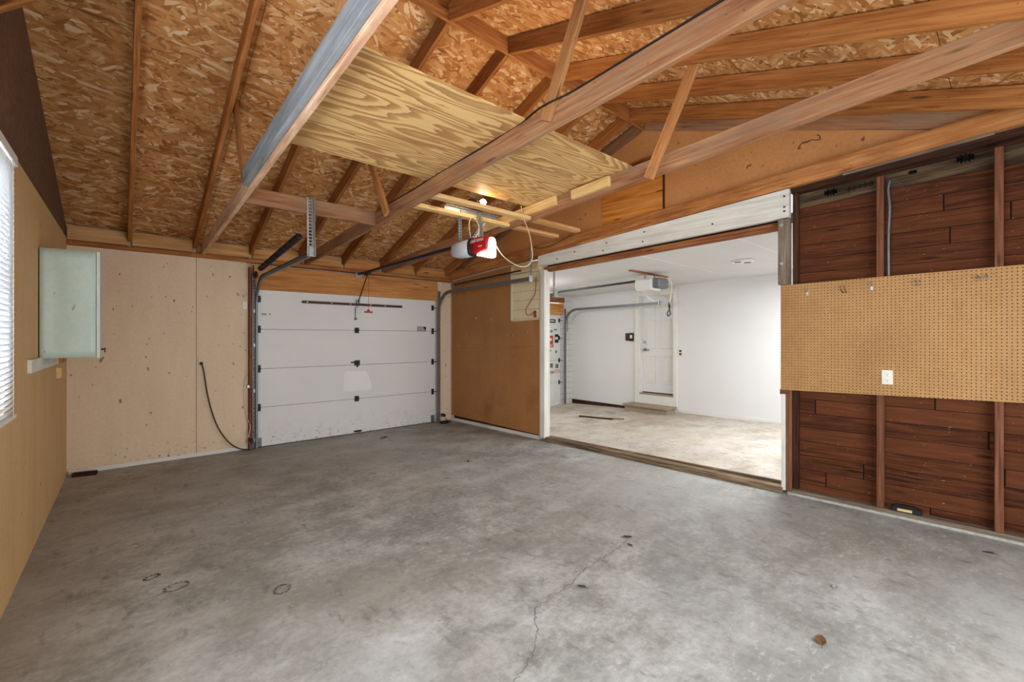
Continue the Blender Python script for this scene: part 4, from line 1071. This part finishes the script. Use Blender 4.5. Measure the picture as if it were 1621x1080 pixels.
# ------------------------------------------------------------------ adjoining garage contents
d2 = overhead_door('door_2', 5.15, 7.90, F2 + .02, [.006, .535, 1.055, 1.585, 2.14], z2(F2), 'white overhead door of the adjoining garage, covered in stickers', False)
Z2 = z2(F2)
for z in (.535, 1.055, 1.585, 2.0): hinge(7.845, Z2 + z, d2, y=F2 + .02, roller=1)
stk = [(7.62, 1.86, .20, .085, STICKK), (7.40, 1.70, .03, .13, STICKK), (7.52, 1.72, .10, .03, STICKW), (7.54, 1.62, .16, .05, STICKB), (7.72, 1.66, .1, .03, STICKG), (7.76, 1.45, .13, .20, STICKK), (7.52, 1.42, .24, .20, STICKR), (7.40, 1.32, .16, .14, STICKP), (7.56, 1.28, .18, .07, STICKR), (7.32, 1.45, .1, .12, STICKP), (7.40, 1.05, .22, .13, STICKK), (7.60, 1.04, .09, .1, STICKW), (7.50, 1.17, .14, .04, STICKG), (7.74, 1.14, .06, .06, STICKG), (7.58, .82, .1, .1, STICKG), (7.77, .80, .1, .1, STICKG), (7.56, .66, .2, .05, STICKB), (7.78, .68, .2, .07, STICKP), (7.76, 1.28, .07, .05, STICKW)]
for (x, z, w_, h_, m_) in stk:
    bm = bmesh.new(); abox(bm, x - w_ / 2, x + w_ / 2, F2 + .0185, F2 + .02, Z2 + z + .12 - h_ / 2, Z2 + z + .12 + h_ / 2); s0 = link('sticker', bm, m_, d2)
    if w_ > .12:
        bm = bmesh.new(); abox(bm, x - w_ * .38, x + w_ * .3, F2 + .0175, F2 + .0185, Z2 + z + .12 - h_ * .12, Z2 + z + .12 + h_ * .18); link('print', bm, STICKW if m_ is not STICKW else STICKK, s0)
tag(board('far_header', (5.1, F2 - .032, 2.14), (7.92, F2 - .032, 2.14), .06, .26, W_ORANGE, side=(0, 1, 0)), 'orange timber header above the sticker-covered door', 'timber')
tag(board('far_header_strip', (5.1, F2 - .034, 2.36), (7.95, F2 - .034, 2.36), .06, .12, W_BROWNHEAD, side=(0, 1, 0)), 'reddish timber above the orange header in the white garage', 'timber')
door_track(7.935, 1, F2 - .10, Z2, 4.62, 'dull steel door track crossing in front of the white panel door', (7.96, 4.64 + .55, c2(4.6) - .0), None)
door_track(5.12, -1, F2 - .10, Z2, 4.75, 'steel door track just inside the white post, in the adjoining garage', (5.10, 4.77, c2(4.7)), None)
op2 = thing('door_opener', 'white door opener under the ceiling of the adjoining garage', 'door opener', (6.5, 3.95, 2.3))
bm = bmesh.new(); abox(bm, 6.33, 6.67, 3.82, 4.14, 2.24, 2.43, 0, .03); link('housing', bm, PLATEW, op2)
bm = bmesh.new(); abox(bm, 6.35, 6.65, 3.70, 3.82, 2.26, 2.42, 0, .02); link('end_cover', bm, STEELDULL, op2)
board('rail', (6.5, F2 - .07, 2.36), (6.5, 6.1, 2.37), .035, .05, STEEL, parent=op2)
board('rail', (6.5, 6.1, 2.37), (6.5, 4.05, 2.42), .03, .035, DARKSTEEL, parent=op2)
strap('hanger', (6.36, 3.95, 2.42), (6.36, 3.95, c2(3.95) - .012), .04, op2, (0, 1, 0))
strap('hanger', (6.64, 3.95, 2.42), (6.64, 3.95, c2(3.95) - .012), .04, op2, (0, 1, 0))
tag(board('ceiling_strip', (5.92, 3.94, c2(3.94) - .011), (7.05, 3.96, c2(3.94) - .011), .06, .02, W_BROWNHEAD, side=(0, 1, 0)), 'reddish wood strip on the white ceiling above the white opener', 'timber')
tag(tube('ceiling_cable', smoothpath([(6.62, 3.74, 2.42), (6.72, 3.70, 2.36), (6.70, 3.70, 2.15), (6.66, 3.70, 2.05), (6.64, 3.70, 2.02)], 6), .012, CABLEWHT), 'cream cord hanging from the white opener', 'cord')
tag(tube('hanging_loop', smoothpath([(6.65, 3.70, 2.05), (6.63, 3.69, 1.98), (6.67, 3.70, 1.92), (6.71, 3.71, 1.86), (6.66, 3.72, 1.82), (6.62, 3.71, 1.87), (6.68, 3.70, 1.95), (6.66, 3.70, 2.04)], 6), .008, BLACK), 'black looped strap hanging from the white opener cord', 'strap')
cl = thing('ceiling_light', 'round white recessed twin light on the white ceiling', 'ceiling light', (6.55, 2.53, c2(2.53)))
bm = bmesh.new(); acyl(bm, (6.55, 2.53, c2(2.53) - .012), (0, 0, 1), .15, .022, 36); bmesh.ops.recalc_face_normals(bm, faces=bm.faces); link('trim_ring', bm, PLATEW, cl)
for dx in (-.065, .065):
    bm = bmesh.new(); acyl(bm, (6.55 + dx, 2.53 - dx * .6, c2(2.53) - .025), (0, 0, 1), .045, .008, 24); bmesh.ops.recalc_face_normals(bm, faces=bm.faces); link('lamp_eye', bm, STEELDULL, cl)
# panelled house door
d3 = bpy.data.objects.new('door_3', None); COL.objects.link(d3); struct(d3, 'white six-panel house door'); d3.location = (FX, 4.9, .3); bpy.context.view_layer.update()
XD = FX + .085
bm = bmesh.new(); abox(bm, XD, XD + .04, DY0 + .012, DY1 - .012, DZ0 + .03, DZ1 - .012); link('door_slab', bm, WHITEWALL, d3)
hw = (DY1 - DY0 - .024); ym = (DY0 + DY1) / 2
for ya, yb in ((ym + .05, ym + .29), (ym - .29, ym - .05)):
    for za, zb2 in ((.52, 1.10), (1.24, 1.84), (1.95, 2.22)):
        bm = bmesh.new()
        for a in (((ya, yb, za, za + .018)), ((ya, yb, zb2 - .018, zb2)), ((ya, ya + .018, za, zb2)), ((yb - .018, yb, za, zb2))): abox(bm, XD - .007, XD + .002, a[0], a[1], a[2], a[3], 0, .003)
        abox(bm, XD - .005, XD + .002, ya + .045, yb - .045, za + .045, zb2 - .045, 0, .004)
        link('door_panel', bm, WHITETRIM, d3)
bm = bmesh.new(); acyl(bm, (XD - .012, DY1 - .075, 1.22), (1, 0, 0), .03, .012, 18); acyl(bm, (XD - .035, DY1 - .075, 1.22), (1, 0, 0), .012, .04, 12); atube(bm, [(XD - .05, DY1 - .075, 1.22), (XD - .052, DY1 - .12, 1.22), (XD - .05, DY1 - .20, 1.215)], .011, 10)
bmesh.ops.recalc_face_normals(bm, faces=bm.faces); link('door_handle', bm, STEELDULL, d3)
bm = bmesh.new(); acyl(bm, (XD - .012, DY1 - .075, 1.38), (1, 0, 0), .032, .02, 18); bmesh.ops.recalc_face_normals(bm, faces=bm.faces); link('deadbolt', bm, STEEL, d3)
bm = bmesh.new(); abox(bm, FX, XD + .06, DY0 - .0, DY0 + .012, DZ0, DZ1); abox(bm, FX, XD + .06, DY1 - .012, DY1, DZ0, DZ1); abox(bm, FX, XD + .06, DY0, DY1, DZ1 - .012, DZ1); link('jamb', bm, WHITETRIM, d3)
box('threshold', FX - .025, XD + .05, DY0 - .0, DY1, DZ0 - .02, DZ0 + .012, TAUPE, d3)
box('door_sweep', XD - .004, XD + .03, DY0 + .012, DY1 - .012, DZ0 + .012, DZ0 + .032, W_DARK, d3)
k = 5
for a in ((DY1, DY1 + .10, 0.1, DZ1), (DY0 - .075, DY0, 0.1, DZ1), (DY0 - .075, DY1 + .10, DZ1, DZ1 + .10), (DY0, DY1, .1, DZ0 - .02)):
    struct(box('trim_%d' % k, FX - .034, FX + .002, a[0], a[1], a[2], a[3], WHITETRIM), 'white casing board of the house door'); k += 1
stp = thing('door_step', 'taupe painted wooden step below the white house door', 'step', (8.1, 4.95, z2(4.95)))
box('tread', 7.92, FX - .002, 4.45, 5.46, .065, .098, TAUPE, stp)
box('riser', 7.96, FX - .002, 4.48, 5.43, z2(5.4) - .01, .066, TAUPE, stp)
o5 = thing('wall_outlet', 'ivory outlet on the white wall beside the house door', 'outlet', (FX, 4.37, 1.18))
box('plate', FX - .008, FX, 4.318, 4.42, 1.10, 1.26, PLATE, o5)
for zz in (1.15, 1.21): box('socket', FX - .012, FX - .008, 4.345, 4.395, zz - .02, zz + .02, CABLEBRN, o5)
o6 = thing('wall_control_switch', 'dark wall control beside the casing of the house door', 'wall control', (FX, 5.52, 1.49))  # dark doorbell box fixed to the white wall
box('box', FX - .03, FX, 5.43, 5.53, 1.40, 1.575, BLACK, o6); box('cover', FX - .022, FX, 5.53, 5.63, 1.41, 1.57, REDMETAL, o6); box('label', FX - .034, FX - .03, 5.45, 5.51, 1.46, 1.53, STICKW, o6)
tag(board('floor_stick', (6.72, 5.62, z2(5.62) + .014), (6.82, 4.92, z2(4.92) + .014), .04, .025, W_DARK, side=(1, 0, 0)), 'dark stick of wood lying on the tan floor', 'stick', 'sticks on the tan floor')
tag(board('floor_stick', (6.85, 4.98, z2(4.98) + .010), (6.99, 4.78, z2(4.78) + .010), .04, .016, W_SILL, side=(1, 0, 0)), 'short pale wood scrap at the end of the dark stick', 'stick', 'sticks on the tan floor')
box_ = tag(tube('hanging_pull', [(8.10, F2 - .02, 2.05), (8.10, F2 - .02, 1.62)], .006, CABLEBRN), 'thin pull cord hanging in the far corner of the white garage', 'cord')

# ------------------------------------------------------------------ camera
cam = bpy.data.cameras.new('camera'); co = bpy.data.objects.new('camera', cam); COL.objects.link(co)
co.location = (0, 0, 1.47); co.rotation_euler = (PI / 2, 0, math.radians(-41.5))
cam.sensor_fit = 'HORIZONTAL'; cam.sensor_width = 36; cam.lens = 705 / 1621 * 36
cam.shift_y = -5 / 1621; cam.clip_start = .05; cam.clip_end = 200
S.camera = co

# ------------------------------------------------------------------ light
w = bpy.data.worlds.new('sky'); S.world = w; w.use_nodes = True
bg = w.node_tree.nodes['Background']; bg.inputs[0].default_value = (.80, .89, 1, 1); bg.inputs[1].default_value = 1.0
def area(name, loc, to, sx, sy_, power, col):
    l = bpy.data.lights.new(name, 'AREA'); l.shape = 'RECTANGLE'; l.size = sx; l.size_y = sy_; l.energy = power; l.color = col
    o = bpy.data.objects.new(name, l); COL.objects.link(o); o.location = loc
    o.rotation_euler = (Vector(to) - Vector(loc)).to_track_quat('-Z', 'Y').to_euler(); return o
area('daylight_window', (lwx(3.2) - .35, 2.95, 1.80), (3, 2.95, 1.3), 1.6, 1.5, 170, (.84, .92, 1))
area('daylight_second_window', (lwx(.9) - .2, .9, 1.75), (3, 1.8, 1.0), 1.4, 1.3, 110, (.88, .94, 1))  # added fill through an unseen opening beside the camera
area('daylight_back_opening', (2.25, BW - .25, 1.15), (2.25, 6, 1.3), 3.2, 2.0, 125, (.93, .97, 1))  # added soft fill from behind the camera, through the invented doorway
area('white_garage_light', (6.5, 1.45, 2.45), (6.5, 1.45, 0), 2.2, 1.4, 130, (.97, .98, 1))
area('white_garage_daylight', (6.6, BW + .05, 1.3), (6.6, 6, 1.2), 2.8, 2.0, 40, (.96, .98, 1))  # added fill, unseen, in front of the solid back wall

def point(name, loc, power, col, r):
    l = bpy.data.lights.new(name, 'POINT'); l.energy = power; l.color = col; l.shadow_soft_size = r
    o = bpy.data.objects.new(name, l); COL.objects.link(o); o.location = loc; return o
point('attic_lamp', (2.55, 2.70, 3.10), 17, (1, .84, .6), .04)
point('white_garage_bulb', (5.55, 6.1, 2.25), 45, (.98, .98, 1), .12)  # added hidden fill that lifts the dim far corner

S.view_settings.view_transform = 'Standard'; S.view_settings.look = 'None'
S.view_settings.gamma = 1; S.view_settings.use_curve_mapping = False
S.view_settings.exposure = 0.0
S.cycles.use_denoising = True
S.cycles.max_bounces = 10; S.cycles.diffuse_bounces = 6
S.cycles.sample_clamp_indirect = 8
